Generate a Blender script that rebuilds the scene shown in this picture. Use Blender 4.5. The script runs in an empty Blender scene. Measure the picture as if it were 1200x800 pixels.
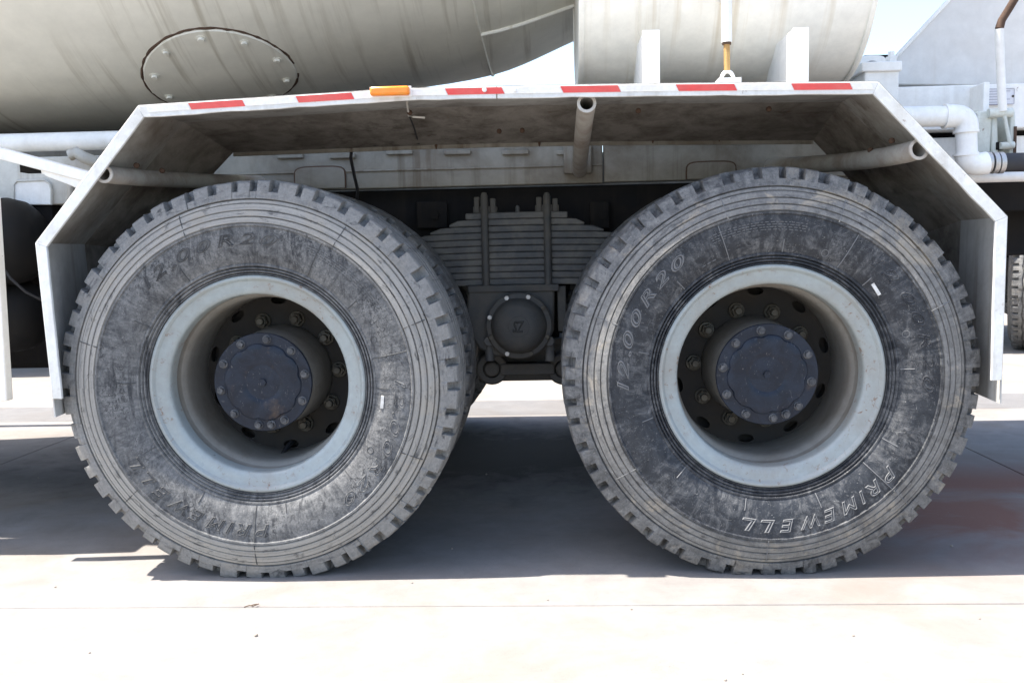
import bpy, bmesh, math, random
from mathutils import Vector, Matrix
from math import sin, cos, pi, radians, sqrt
random.seed(7)

# ------------------------------------------------------------------ camera, sky, sun, exposure
SC = bpy.context.scene
COL = SC.collection
FPX = 1105.0                                   # focal length in pixels of the 1200 px wide photograph
CAM = Vector((0.123, -2.5064, 0.8877))
YAW, PITCH, ROLL = 0.0466, -0.0941, 0.0217
RM = Matrix.Rotation(YAW, 3, 'Z') @ Matrix.Rotation(PITCH, 3, 'X') @ Matrix.Rotation(ROLL, 3, 'Y')
cam_d = bpy.data.cameras.new('camera')
cam_d.sensor_width = 36.0
cam_d.lens = FPX / 1200.0 * 36.0
cam_d.clip_start = 0.05
cam_d.clip_end = 2000
cam = bpy.data.objects.new('camera', cam_d)
COL.objects.link(cam)
right, fwd, up = RM.col[0], RM.col[1], RM.col[2]
cam.matrix_world = Matrix(((right.x, up.x, -fwd.x, CAM.x), (right.y, up.y, -fwd.y, CAM.y),
                           (right.z, up.z, -fwd.z, CAM.z), (0, 0, 0, 1)))
SC.camera = cam

SUN_TRAVEL = Vector((0.50, 0.04, -1.0)).normalized()
to_sun = -SUN_TRAVEL
elev = math.asin(to_sun.z)
world = bpy.data.worlds.new('World')
SC.world = world
world.use_nodes = True
wn = world.node_tree
bg = wn.nodes['Background']
sky = wn.nodes.new('ShaderNodeTexSky')
sky.sky_type = 'NISHITA'
sky.sun_disc = False
sky.sun_elevation = elev
sky.sun_rotation = math.atan2(to_sun.x, to_sun.y)
sky.air_density = 1.0
sky.dust_density = 2.0
sky.ozone_density = 1.0
wn.links.new(sky.outputs[0], bg.inputs[0])
bg.inputs[1].default_value = 0.125
sun_d = bpy.data.lights.new('sun', 'SUN')
sun_d.energy = 4.2
sun_d.angle = radians(0.5)
sun_d.color = (1.0, 0.94, 0.85)
sun = bpy.data.objects.new('sun', sun_d)
sun.rotation_euler = SUN_TRAVEL.to_track_quat('-Z', 'Y').to_euler()
sun.location = (-3, -1, 12)
COL.objects.link(sun)
vs = SC.view_settings
vs.view_transform = 'Standard'
vs.look = 'None'
vs.gamma = 1.0
vs.use_curve_mapping = False
vs.exposure = 1.75
SC.render.engine = 'CYCLES'
SC.cycles.use_denoising = True
SC.cycles.max_bounces = 8
SC.cycles.diffuse_bounces = 5


def P(px, py, Y):
    """point on the plane y = Y seen at a pixel of the 1200x800 photograph"""
    d = RM @ Vector(((px - 600) / FPX, 1.0, (400 - py) / FPX))
    return CAM + d * ((Y - CAM.y) / d.y)


def G(px, py, Z=0.0):
    d = RM @ Vector(((px - 600) / FPX, 1.0, (400 - py) / FPX))
    return CAM + d * ((Z - CAM.z) / d.z)


# ------------------------------------------------------------------ materials
class NT:
    def __init__(s, name):
        s.m = bpy.data.materials.new(name)
        s.m.use_nodes = True
        s.t = s.m.node_tree
        s.b = s.t.nodes['Principled BSDF']
        s.coord = s.t.nodes.new('ShaderNodeTexCoord')
        s.geo = s.t.nodes.new('ShaderNodeNewGeometry')

    def n(s, typ, **kw):
        nd = s.t.nodes.new(typ)
        for k, v in kw.items():
            setattr(nd, k, v)
        return nd

    def set(s, sock, v):
        if hasattr(v, 'is_output') or isinstance(v, bpy.types.NodeSocket):
            s.t.links.new(v, sock)
        else:
            sock.default_value = v

    def pos(s, obj=False):
        return s.coord.outputs['Object'] if obj else s.geo.outputs['Position']

    def scale(s, vec, sc, loc=(0, 0, 0)):
        mp = s.n('ShaderNodeMapping')
        s.set(mp.inputs['Vector'], vec)
        mp.inputs['Scale'].default_value = sc
        mp.inputs['Location'].default_value = loc
        return mp.outputs[0]

    def noise(s, vec, scale=5, detail=6, rough=0.6, dist=0.0):
        nd = s.n('ShaderNodeTexNoise')
        s.set(nd.inputs['Vector'], vec)
        nd.inputs['Scale'].default_value = scale
        nd.inputs['Detail'].default_value = detail
        nd.inputs['Roughness'].default_value = rough
        nd.inputs['Distortion'].default_value = dist
        return nd.outputs['Fac']

    def ramp(s, fac, a, b, lo=0.0, hi=1.0):
        nd = s.n('ShaderNodeMapRange')
        s.set(nd.inputs[0], fac)
        nd.inputs[1].default_value = a
        nd.inputs[2].default_value = b
        nd.inputs[3].default_value = lo
        nd.inputs[4].default_value = hi
        return nd.outputs[0]

    def math(s, op, a, b=0.0):
        nd = s.n('ShaderNodeMath', operation=op)
        s.set(nd.inputs[0], a)
        s.set(nd.inputs[1], b)
        return nd.outputs[0]

    def mix(s, fac, a, b):
        nd = s.n('ShaderNodeMix', data_type='RGBA')
        s.set(nd.inputs[0], fac)
        for sock, v in ((nd.inputs[6], a), (nd.inputs[7], b)):
            if isinstance(v, tuple):
                v = (*v, 1.0) if len(v) == 3 else v
            s.set(sock, v)
        return nd.outputs[2]

    def bump(s, h, strength=0.3, dist=0.01):
        nd = s.n('ShaderNodeBump')
        nd.inputs['Strength'].default_value = strength
        nd.inputs['Distance'].default_value = dist
        s.set(nd.inputs['Height'], h)
        s.set(s.b.inputs['Normal'], nd.outputs[0])

    def out(s, col, rough=0.6, metal=0.0, spec=0.5):
        if isinstance(col, tuple):
            col = (*col, 1.0)
        s.set(s.b.inputs['Base Color'], col)
        s.set(s.b.inputs['Roughness'], rough)
        s.set(s.b.inputs['Metallic'], metal)
        s.b.inputs['Specular IOR Level'].default_value = spec
        return s.m


def paint(name, col, dirt=(0.16, 0.12, 0.085), amount=0.5, streak=0.4, rough=0.5, scale=3.0,
          rust=0.0, bump=0.08, metal=0.0, spec=0.5, streak_col=None, streak_dir=(26, 26, 1.1), detail=8):
    """weathered paint: blotchy dirt, vertical rain streaks, rust specks"""
    t = NT(name)
    p = t.pos()
    n1 = t.noise(p, scale, detail, 0.65 if detail > 4 else 0.45, 0.4)
    n2 = t.noise(p, scale * 9, 5, 0.7)
    var = t.mix(t.ramp(n2, 0.3, 0.7), tuple(c * 0.9 for c in col), tuple(min(1, c * 1.06) for c in col))
    m1 = t.math('MULTIPLY', t.ramp(n1, 0.42, 0.72), amount)
    c = t.mix(m1, var, dirt)
    st = t.noise(t.scale(p, streak_dir), 1.0, 6, 0.6)
    st2 = t.noise(p, 1.7, 3)
    ms = t.math('MULTIPLY', t.math('MULTIPLY', t.ramp(st, 0.52, 0.7), t.ramp(st2, 0.35, 0.6)), streak)
    c = t.mix(ms, c, streak_col or dirt)
    if rust:
        r = t.noise(p, 55, 6, 0.75, 0.6)
        mr = t.math('MULTIPLY', t.ramp(r, 0.66 - rust * 0.1, 0.74 - rust * 0.1), t.ramp(n1, 0.4, 0.6))
        c = t.mix(mr, c, (0.16, 0.07, 0.03))
    t.bump(n2, bump, 0.004)
    rg = t.ramp(n1, 0.3, 0.75, rough, min(1.0, rough + 0.3))
    return t.out(c, rg, metal, spec)


def make_rubber(name, dust, seed, pale=0.6, tan=0.5):
    t = NT(name)
    p = t.pos(True)
    sp = t.n('ShaderNodeSeparateXYZ')
    t.set(sp.inputs[0], p)
    r = t.math('SQRT', t.math('ADD', t.math('MULTIPLY', sp.outputs[0], sp.outputs[0]),
                              t.math('MULTIPLY', sp.outputs[2], sp.outputs[2])))
    po = t.scale(p, (1, 1, 1), (seed, seed * 2, 0))
    big = t.noise(po, 5.5, 7, 0.62, 0.5)
    mid = t.noise(po, 22, 8, 0.72, 1.2)
    fine = t.noise(po, 130, 5, 0.75)
    # streaks running along the radius and scratches running round the tyre
    ang = t.math('ARCTAN2', sp.outputs[2], sp.outputs[0])
    cmb = t.n('ShaderNodeCombineXYZ')
    t.set(cmb.inputs[0], t.math('MULTIPLY', ang, 30.0))
    t.set(cmb.inputs[1], t.math('MULTIPLY', r, 9.0))
    cmb.inputs[2].default_value = seed
    rad = t.noise(cmb.outputs[0], 1.4, 5, 0.65, 0.3)
    cm2 = t.n('ShaderNodeCombineXYZ')
    t.set(cm2.inputs[0], t.math('MULTIPLY', ang, 2.0))
    t.set(cm2.inputs[1], t.math('MULTIPLY', r, 120.0))
    cm2.inputs[2].default_value = seed
    ringn = t.noise(cm2.outputs[0], 1.0, 4, 0.6)
    scr = t.noise(t.scale(po, (60, 60, 210)), 1.0, 3, 0.6, 2.2)
    scr2 = t.noise(t.scale(po, (230, 60, 50)), 1.0, 3, 0.6, 2.2)
    dark = t.mix(t.ramp(mid, 0.35, 0.65), (0.012, 0.0145, 0.019), (0.038, 0.042, 0.050))
    grey = t.mix(t.ramp(fine, 0.35, 0.7), (0.135, 0.137, 0.138), (0.25, 0.247, 0.24))
    a = t.math('ADD', t.ramp(big, 0.36, 0.64, -0.12, 0.34), dust)
    a = t.math('ADD', a, t.ramp(rad, 0.38, 0.66, -0.17, 0.17))
    a = t.math('ADD', a, t.ramp(mid, 0.38, 0.64, -0.30, 0.30))
    # dust lies on the shoulder rings and the outer sidewall
    a = t.math('ADD', a, t.ramp(r, 0.430, 0.445, 0.0, 0.38))
    a.node.use_clamp = True
    c = t.mix(a, dark, grey)
    # worn black lumps of the lettering zone
    lump = t.noise(po, 75, 8, 0.82, 1.1)
    zone = t.math('MULTIPLY', t.ramp(r, 0.335, 0.37), t.ramp(r, 0.425, 0.437, 1.0, 0.0))
    lm = t.math('MULTIPLY', t.math('MULTIPLY', t.ramp(lump, 0.50, 0.57), t.ramp(big, 0.44, 0.56)), zone)
    c = t.mix(t.math('MULTIPLY', lm, 0.85), c, (0.018, 0.019, 0.022))
    drip = t.noise(t.scale(po, (48, 48, 5.5)), 1.0, 6, 0.65, 0.3)
    dm = t.math('MULTIPLY', t.math('MULTIPLY', t.ramp(drip, 0.54, 0.64), t.ramp(big, 0.40, 0.54)), t.ramp(r, 0.43, 0.445, 0.75, 0.12))
    c = t.mix(dm, c, (0.016, 0.018, 0.023))
    flk = t.noise(t.scale(po, (150, 150, 60)), 1.0, 4, 0.7, 1.0)
    c = t.mix(t.math('MULTIPLY', t.math('MULTIPLY', t.ramp(flk, 0.60, 0.66), t.ramp(mid, 0.42, 0.55)), 0.7), c, (0.016, 0.017, 0.019))
    s = t.math('MAXIMUM', t.ramp(scr, 0.66, 0.70), t.ramp(scr2, 0.66, 0.70))
    c = t.mix(t.math('MULTIPLY', s, 0.55), c, (0.34, 0.33, 0.31))
    # dust washed into wide pale bands between the rings, tan mud dried on the shoulder and tread
    band = t.math('MULTIPLY', t.math('MULTIPLY', t.ramp(ringn, 0.30, 0.60, 0.35, 1.0), t.ramp(r, 0.500, 0.505, 1.0, 0.35)), t.ramp(r, 0.436, 0.440, 0.0, pale))
    c = t.mix(band, c, (0.37, 0.35, 0.315))
    mud = t.math('MULTIPLY', t.ramp(t.noise(po, 7, 8, 0.72, 0.9), 0.53, 0.62), t.ramp(r, 0.43, 0.47))
    mud = t.math('MULTIPLY', mud, t.ramp(r, 0.503, 0.512, 1.0, 0.45))
    c = t.mix(t.math('MULTIPLY', mud, tan), c, (0.37, 0.32, 0.25))
    # black rubbed smears along the shoulder
    cm3 = t.n('ShaderNodeCombineXYZ')
    t.set(cm3.inputs[0], t.math('MULTIPLY', ang, 9.0))
    t.set(cm3.inputs[1], t.math('MULTIPLY', r, 45.0))
    cm3.inputs[2].default_value = seed + 4.0
    sm = t.noise(cm3.outputs[0], 1.0, 7, 0.72, 0.5)
    c = t.mix(t.math('MULTIPLY', t.math('MULTIPLY', t.ramp(sm, 0.56, 0.66), t.ramp(r, 0.43, 0.44)), 0.75), c, (0.030, 0.031, 0.034))
    # dark lines along the moulded grooves
    for rg, wd in ((0.4385, 0.0022), (0.4560, 0.0020), (0.4730, 0.0020), (0.4920, 0.0022), (0.5030, 0.0024), (0.3062, 0.0016), (0.3142, 0.0016), (0.3222, 0.0016), (0.3015, 0.0022)):
        d = t.math('ABSOLUTE', t.math('SUBTRACT', r, rg))
        gm = t.math('MULTIPLY', t.ramp(d, wd * 0.3, wd * 0.85, 1.0, 0.0), t.ramp(mid, 0.35, 0.6, 0.25, 0.8))
        c = t.mix(gm, c, (0.030, 0.029, 0.028))
    t.bump(t.math('ADD', t.math('MULTIPLY', mid, 0.7), t.math('MULTIPLY', lump, 0.6)), 0.6, 0.005)
    return t.out(c, t.ramp(a, 0.0, 1.0, 0.46, 0.85), 0.0, 0.35)


M = {}
M['rubber_left'] = make_rubber('rubber_dusty', 0.58, 3.0, 0.78, 0.30)
M['rubber_right'] = make_rubber('rubber_worn', 0.04, 11.0, 0.34, 0.75)
M['rubber_dark'] = make_rubber('rubber_inner', 0.05, 23.0, 0.3, 0.4)
M['letter_left'] = paint('raised_rubber_dusty', (0.042, 0.043, 0.045), (0.26, 0.258, 0.252), 0.35, 0.0, 0.7, 25.0)
M['letter_right'] = paint('raised_rubber_worn', (0.155, 0.157, 0.160), (0.09, 0.092, 0.096), 0.3, 0.0, 0.7, 25.0)
M['barrel'] = paint('rim_barrel', (0.25, 0.24, 0.215), (0.12, 0.092, 0.066), 0.7, 0.15, 0.42, 5.0, rust=0.35)
M['rim'] = paint('rim_paint', (0.300, 0.338, 0.340), (0.22, 0.17, 0.12), 0.45, 0.15, 0.24, 5.0, rust=0.85, bump=0.05)
M['disc'] = paint('wheel_disc_paint', (0.030, 0.028, 0.026), (0.062, 0.050, 0.038), 0.7, 0.1, 0.6, 9.0, spec=0.3)
M['hub'] = paint('hub_paint', (0.16, 0.152, 0.135), (0.09, 0.07, 0.052), 0.6, 0.1, 0.5, 7.0)
M['cap_bolt'] = paint('cap_bolt_worn', (0.022, 0.025, 0.032), (0.20, 0.195, 0.19), 0.65, 0.0, 0.4, 60.0)
M['nut'] = paint('nut_steel', (0.10, 0.092, 0.074), (0.05, 0.036, 0.026), 0.6, 0.0, 0.45, 30.0, metal=0.5)
M['white'] = paint('white_paint', (0.86, 0.855, 0.83), (0.50, 0.44, 0.35), 0.20, 0.22, 0.42, 3.0, rust=0.1)
M['white_dirty'] = paint('white_paint_soiled', (0.58, 0.575, 0.53), (0.25, 0.20, 0.14), 0.6, 0.7, 0.5, 4.0, rust=0.2)
M['fender'] = paint('fender_under', (0.40, 0.395, 0.37), (0.10, 0.08, 0.06), 0.85, 0.85, 0.75, 3.2, rust=0.25, bump=0.2)
M['fender_end'] = paint('fender_end_panel', (0.50, 0.50, 0.48), (0.20, 0.17, 0.135), 0.6, 0.85, 0.7, 3.2, rust=0.2, bump=0.2)
M['fender_slope'] = paint('fender_slope_panel', (0.42, 0.415, 0.385), (0.12, 0.095, 0.07), 0.8, 0.9, 0.7, 3.0, rust=0.3, bump=0.2)
M['splash'] = paint('fender_splash', (0.25, 0.23, 0.20), (0.060, 0.046, 0.033), 0.85, 0.7, 0.85, 9.0, rust=0.3, bump=0.5)
M['frame_panel'] = paint('frame_panel_paint', (0.25, 0.24, 0.205), (0.105, 0.078, 0.05), 0.85, 0.95, 0.6, 4.0, rust=0.3)
M['chassis'] = paint('chassis_black', (0.011, 0.011, 0.012), (0.030, 0.025, 0.020), 0.6, 0.4, 0.75, 6.0, spec=0.15)
M['spring'] = paint('spring_steel', (0.070, 0.072, 0.074), (0.20, 0.185, 0.16), 0.8, 0.3, 0.55, 12.0, bump=0.25)
M['saddle'] = paint('saddle_steel', (0.055, 0.055, 0.053), (0.12, 0.105, 0.085), 0.75, 0.3, 0.55, 9.0, bump=0.2)
M['tube'] = paint('tube_paint', (0.38, 0.36, 0.325), (0.17, 0.125, 0.09), 0.75, 0.2, 0.6, 8.0, rust=0.4, bump=0.25)
M['tube_rim'] = paint('tube_rim_paint', (0.52, 0.50, 0.46), (0.25, 0.18, 0.12), 0.6, 0.0, 0.5, 40.0, rust=0.3)
M['rusty'] = paint('rust', (0.085, 0.048, 0.030), (0.045, 0.028, 0.020), 0.7, 0.2, 0.8, 20.0, bump=0.3)
M['drum'] = paint('drum_paint', (0.74, 0.725, 0.645), (0.50, 0.46, 0.38), 0.2, 0.8, 0.42, 0.7,
                  streak_col=(0.36, 0.325, 0.25), streak_dir=(24, 1.0, 1.0), detail=3)
M['tank'] = paint('tank_paint', (0.90, 0.885, 0.82), (0.70, 0.62, 0.46), 0.2, 0.6, 0.42, 2.0, streak_col=(0.58, 0.50, 0.36), streak_dir=(30, 1.2, 1.2), detail=3)
M['hopper'] = paint('hopper_paint', (0.68, 0.665, 0.635), (0.54, 0.48, 0.41), 0.3, 0.5, 0.5, 2.0)
M['flange'] = paint('flange_paint', (0.72, 0.73, 0.71), (0.30, 0.26, 0.20), 0.40, 0.5, 0.42, 7.0, rust=0.35, bump=0.25)
M['brass'] = paint('brass', (0.55, 0.34, 0.13), (0.25, 0.14, 0.06), 0.5, 0.2, 0.4, 30.0, metal=0.5)
M['steel'] = paint('clamp_steel', (0.55, 0.54, 0.52), (0.25, 0.2, 0.15), 0.3, 0.1, 0.35, 20.0, metal=0.7)
M['hose'] = paint('hose_rubber', (0.022, 0.023, 0.028), (0.08, 0.075, 0.07), 0.4, 0.1, 0.55, 9.0)
M['black_tank'] = paint('black_tank_paint', (0.010, 0.010, 0.011), (0.035, 0.031, 0.025), 0.5, 0.2, 0.5, 5.0, spec=0.25)
M['valve_green'] = paint('valve_paint', (0.62, 0.65, 0.60), (0.30, 0.26, 0.2), 0.4, 0.4, 0.5, 10.0, rust=0.3)
M['red_tape'] = paint('red_tape', (0.62, 0.055, 0.050), (0.5, 0.25, 0.2), 0.25, 0.1, 0.35, 8.0)
M['white_tape'] = paint('white_tape', (0.74, 0.73, 0.72), (0.5, 0.45, 0.4), 0.3, 0.2, 0.35, 8.0)
M['white_tag'] = paint('white_tag', (0.68, 0.67, 0.64), (0.30, 0.27, 0.23), 0.7, 0.0, 0.5, 60.0)
M['plate'] = paint('name_plate', (0.68, 0.68, 0.72), (0.5, 0.45, 0.4), 0.2, 0.0, 0.35, 20.0)
M['plate_print'] = paint('plate_print', (0.30, 0.30, 0.36), (0.4, 0.4, 0.4), 0.2, 0.0, 0.5, 20.0)
M['twig'] = paint('twig_bark', (0.10, 0.06, 0.035), (0.05, 0.03, 0.02), 0.5, 0.0, 0.8, 60.0)
M['stone'] = paint('pebble_stone', (0.30, 0.26, 0.22), (0.16, 0.13, 0.1), 0.5, 0.0, 0.8, 60.0)


def make_cap():
    t = NT('hub_cap_paint')
    p = t.pos()
    n1 = t.noise(p, 16, 8, 0.7, 0.8)
    n2 = t.noise(p, 70, 6, 0.75, 0.6)
    c = t.mix(t.ramp(n1, 0.4, 0.7), (0.007, 0.0105, 0.019), (0.018, 0.025, 0.040))
    c = t.mix(t.math('MULTIPLY', t.ramp(n2, 0.63, 0.71), 0.6), c, (0.22, 0.21, 0.20))
    sc = t.noise(t.scale(p, (140, 20, 30)), 1.0, 4, 0.6, 2.5)
    c = t.mix(t.math('MULTIPLY', t.ramp(sc, 0.66, 0.72), 0.5), c, (0.30, 0.28, 0.26))
    c = t.mix(t.math('MULTIPLY', t.ramp(t.noise(p, 11, 4), 0.60, 0.72), 0.45), c, (0.13, 0.085, 0.055))
    t.bump(n1, 0.25, 0.004)
    return t.out(c, t.ramp(n1, 0.35, 0.7, 0.32, 0.55), 0.0, 0.28)


M['cap'] = make_cap()


def make_amber():
    t = NT('amber_plastic')
    t.b.inputs['Subsurface Weight'].default_value = 0.2
    n1 = t.noise(t.pos(), 40, 5)
    return t.out(t.mix(t.ramp(n1, 0.4, 0.7), (0.80, 0.24, 0.01), (0.72, 0.28, 0.03)), 0.22, 0.0, 0.6)


M['amber'] = make_amber()


def make_concrete(name, col, col2, stain_shade=0.0):
    t = NT(name)
    p = t.pos()
    n1 = t.noise(p, 0.9, 8, 0.62, 0.6)
    n2 = t.noise(p, 7.0, 8, 0.7, 0.4)
    n3 = t.noise(p, 90, 6, 0.75)
    n4 = t.noise(p, 420, 3, 0.6)
    swp = t.noise(t.scale(p, (1.2, 9.0, 1.0)), 1.0, 6, 0.65, 0.6)
    c = t.mix(t.ramp(n1, 0.35, 0.68), col, col2)
    c = t.mix(t.math('MULTIPLY', t.ramp(n2, 0.40, 0.70), 0.55), c, tuple(x * 0.70 for x in col))
    warm = t.noise(p, 1.6, 6, 0.6, 1.0)
    c = t.mix(t.math('MULTIPLY', t.ramp(warm, 0.46, 0.66), 0.5), c, (col[0] * 0.90, col[1] * 0.80, col[2] * 0.70))
    vo = t.n('ShaderNodeTexVoronoi', feature='DISTANCE_TO_EDGE')
    t.set(vo.inputs['Vector'], t.scale(p, (0.55, 0.8, 0.55)))
    dst = t.n('ShaderNodeVectorMath', operation='ADD')
    t.set(dst.inputs[0], t.scale(p, (0.55, 0.8, 0.55)))
    wob = t.noise(p, 3.0, 6, 0.7)
    cw = t.n('ShaderNodeCombineXYZ')
    t.set(cw.inputs[0], wob)
    t.set(cw.inputs[1], wob)
    t.set(dst.inputs[1], cw.outputs[0])
    t.set(vo.inputs['Vector'], dst.outputs[0])
    crack = t.math('MULTIPLY', t.ramp(vo.outputs['Distance'], 0.0008, 0.0026, 1.0, 0.0), t.ramp(n1, 0.50, 0.60))
    c = t.mix(t.math('MULTIPLY', crack, 0.6), c, tuple(x * 0.35 for x in col))
    c = t.mix(t.math('MULTIPLY', t.ramp(swp, 0.5, 0.7), 0.35), c, tuple(min(1, x * 1.18) for x in col))
    c = t.mix(t.math('MULTIPLY', t.ramp(n3, 0.56, 0.74), 0.35), c, tuple(x * 0.55 for x in col))
    if stain_shade:
        # red-brown iron stains under the rear overhang and truck shadow painted dark between the wheels
        sp = t.n('ShaderNodeSeparateXYZ')
        t.set(sp.inputs[0], p)
        dx = t.math('MULTIPLY', t.math('SUBTRACT', sp.outputs[0], 1.55), 0.95)
        dy = t.math('MULTIPLY', t.math('SUBTRACT', sp.outputs[1], 0.72), 1.55)
        d = t.math('SQRT', t.math('ADD', t.math('MULTIPLY', dx, dx), t.math('MULTIPLY', dy, dy)))
        blot = t.noise(t.scale(p, (1.0, 1.3, 1.0)), 1.7, 7, 0.6, 0.6)
        m = t.math('MULTIPLY', t.ramp(d, 0.50, 1.30, 1.0, 0.0), t.ramp(blot, 0.30, 0.52))
        c = t.mix(t.math('MULTIPLY', m, 0.88), c, (0.200, 0.088, 0.060))
        shade_x = t.math('MULTIPLY', t.math('SUBTRACT', sp.outputs[0], -0.6), 0.42)
        shade_y = t.math('SUBTRACT', sp.outputs[1], 1.62)
        d2 = t.math('SQRT', t.math('ADD', t.math('MULTIPLY', shade_x, shade_x), t.math('MULTIPLY', shade_y, shade_y)))
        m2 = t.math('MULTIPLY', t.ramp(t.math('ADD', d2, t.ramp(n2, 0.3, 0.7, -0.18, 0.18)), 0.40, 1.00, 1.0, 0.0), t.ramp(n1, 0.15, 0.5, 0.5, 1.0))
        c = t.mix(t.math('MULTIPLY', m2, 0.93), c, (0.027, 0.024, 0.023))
    t.bump(t.math('ADD', t.math('MULTIPLY', n3, 0.6), t.math('MULTIPLY', n4, 0.5)), 0.35, 0.006)
    return t.out(c, 0.85, 0.0, 0.3)


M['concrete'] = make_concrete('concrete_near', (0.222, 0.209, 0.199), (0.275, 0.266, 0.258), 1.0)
M['concrete_grey'] = make_concrete('concrete_gutter', (0.150, 0.148, 0.150), (0.18, 0.177, 0.178))
M['concrete_far'] = make_concrete('concrete_far', (0.25, 0.23, 0.21), (0.30, 0.28, 0.26))
M['joint'] = make_concrete('joint_dirt', (0.15, 0.13, 0.115), (0.20, 0.18, 0.16))

# ------------------------------------------------------------------ mesh helpers
WO = {}


class MB:
    def __init__(s):
        s.v = []
        s.f = []

    def add(s, vs_, fs_):
        o = len(s.v)
        s.v += [Vector(v) for v in vs_]
        s.f += [tuple(i + o for i in f) for f in fs_]
        return s

    def box(s, lo, hi, rot=None, c=None):
        lo, hi = Vector(lo), Vector(hi)
        vv = [Vector((x, y, z)) for x in (lo.x, hi.x) for y in (lo.y, hi.y) for z in (lo.z, hi.z)]
        if rot is not None:
            c = Vector(c) if c else (lo + hi) / 2
            vv = [rot @ (v - c) + c for v in vv]
        return s.add(vv, [(0, 1, 3, 2), (4, 6, 7, 5), (0, 4, 5, 1), (2, 3, 7, 6), (0, 2, 6, 4), (1, 5, 7, 3)])

    def prism(s, poly, y0, y1):
        """polygon of (x, z) pairs extruded along y"""
        n = len(poly)
        vv = [(x, y0, z) for x, z in poly] + [(x, y1, z) for x, z in poly]
        ff = [tuple(range(n)), tuple(range(2 * n - 1, n - 1, -1))]
        ff += [(i, (i + 1) % n, n + (i + 1) % n, n + i) for i in range(n)]
        return s.add(vv, ff)

    def sheet(s, a, b, th):
        """ruled sheet between two polylines with thickness th along th vectors"""
        n = len(a)
        vv = [Vector(p) for p in a] + [Vector(p) for p in b]
        tv = [Vector(t) for t in th]
        vv += [Vector(p) + tv[i] for i, p in enumerate(a)] + [Vector(p) + tv[i] for i, p in enumerate(b)]
        ff = []
        for i in range(n - 1):
            ff += [(i, i + 1, n + i + 1, n + i), (2 * n + i, 3 * n + i, 3 * n + i + 1, 2 * n + i + 1),
                   (i, 2 * n + i, 2 * n + i + 1, i + 1), (n + i, n + i + 1, 3 * n + i + 1, 3 * n + i)]
        ff += [(0, n, 3 * n, 2 * n), (n - 1, 3 * n - 1, 4 * n - 1, 2 * n - 1)]
        return s.add(vv, ff)

    def rev(s, prof, n=48, closed=False, c=(0, 0, 0), axis='y', cap0=False, cap1=False):
        """revolve (radius, position) pairs round an axis through c"""
        c = Vector(c)
        m = len(prof)
        vv = []
        for k in range(n):
            a = 2 * pi * k / n
            for r, y in prof:
                if axis == 'y':
                    q = Vector((r * cos(a), y, r * sin(a)))
                elif axis == 'x':
                    q = Vector((y, r * cos(a), r * sin(a)))
                else:
                    q = Vector((r * cos(a), r * sin(a), y))
                vv.append(c + q)
        ff = []
        for k in range(n):
            k2 = (k + 1) % n
            for j in range(m if closed else m - 1):
                j2 = (j + 1) % m
                ff.append((k * m + j, k * m + j2, k2 * m + j2, k2 * m + j))
        if cap0:
            ff.append(tuple(k * m for k in range(n)))
        if cap1:
            ff.append(tuple(k * m + m - 1 for k in range(n)))
        return s.add(vv, ff)

    def tube(s, pts, r, n=12, cap=True, inner=None):
        """round tube along points; inner radius gives an open pipe with wall"""
        pts = [Vector(p) for p in pts]
        rs = r if isinstance(r, (list, tuple)) else [r] * len(pts)
        up0 = Vector((0, 0, 1))
        d0 = (pts[1] - pts[0]).normalized()
        if abs(d0.dot(up0)) > 0.95:
            up0 = Vector((0, 1, 0))
        u = d0.cross(up0).normalized()
        rings = []
        for i, p in enumerate(pts):
            d = (pts[min(i + 1, len(pts) - 1)] - pts[max(i - 1, 0)]).normalized()
            u = (u - d * u.dot(d)).normalized()
            w = d.cross(u)
            rings.append([(u * cos(2 * pi * k / n) + w * sin(2 * pi * k / n)) for k in range(n)])
        vv = []
        for i, p in enumerate(pts):
            vv += [p + q * rs[i] for q in rings[i]]
        ff = []
        L = len(pts)
        for i in range(L - 1):
            for k in range(n):
                k2 = (k + 1) % n
                ff.append((i * n + k, i * n + k2, (i + 1) * n + k2, (i + 1) * n + k))
        if inner:
            base = len(vv)
            for i, p in enumerate(pts):
                vv += [p + q * inner for q in rings[i]]
            for i in range(L - 1):
                for k in range(n):
                    k2 = (k + 1) % n
                    ff.append((base + i * n + k, base + (i + 1) * n + k, base + (i + 1) * n + k2, base + i * n + k2))
            for i in (0, L - 1):
                for k in range(n):
                    k2 = (k + 1) % n
                    ff.append((i * n + k, base + i * n + k, base + i * n + k2, i * n + k2))
        elif cap:
            ff.append(tuple(range(n - 1, -1, -1)))
            ff.append(tuple((L - 1) * n + k for k in range(n)))
        return s.add(vv, ff)

    def hexa(s, c, r, y0, y1, rot=0.0, n=6):
        poly = [(c[0] + r * cos(rot + 2 * pi * k / n), c[1] + r * sin(rot + 2 * pi * k / n)) for k in range(n)]
        return s.prism(poly, y0, y1)

    def mesh(s, name, mat, ang=35, recalc=True):
        me = bpy.data.meshes.new(name)
        me.from_pydata([tuple(v) for v in s.v], [], s.f)
        if recalc:
            bm = bmesh.new()
            bm.from_mesh(me)
            bmesh.ops.recalc_face_normals(bm, faces=bm.faces)
            bm.to_mesh(me)
            bm.free()
        me.polygons.foreach_set('use_smooth', [True] * len(me.polygons))
        me.set_sharp_from_angle(angle=radians(ang))
        me.materials.append(mat)
        me.update()
        return me

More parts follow.
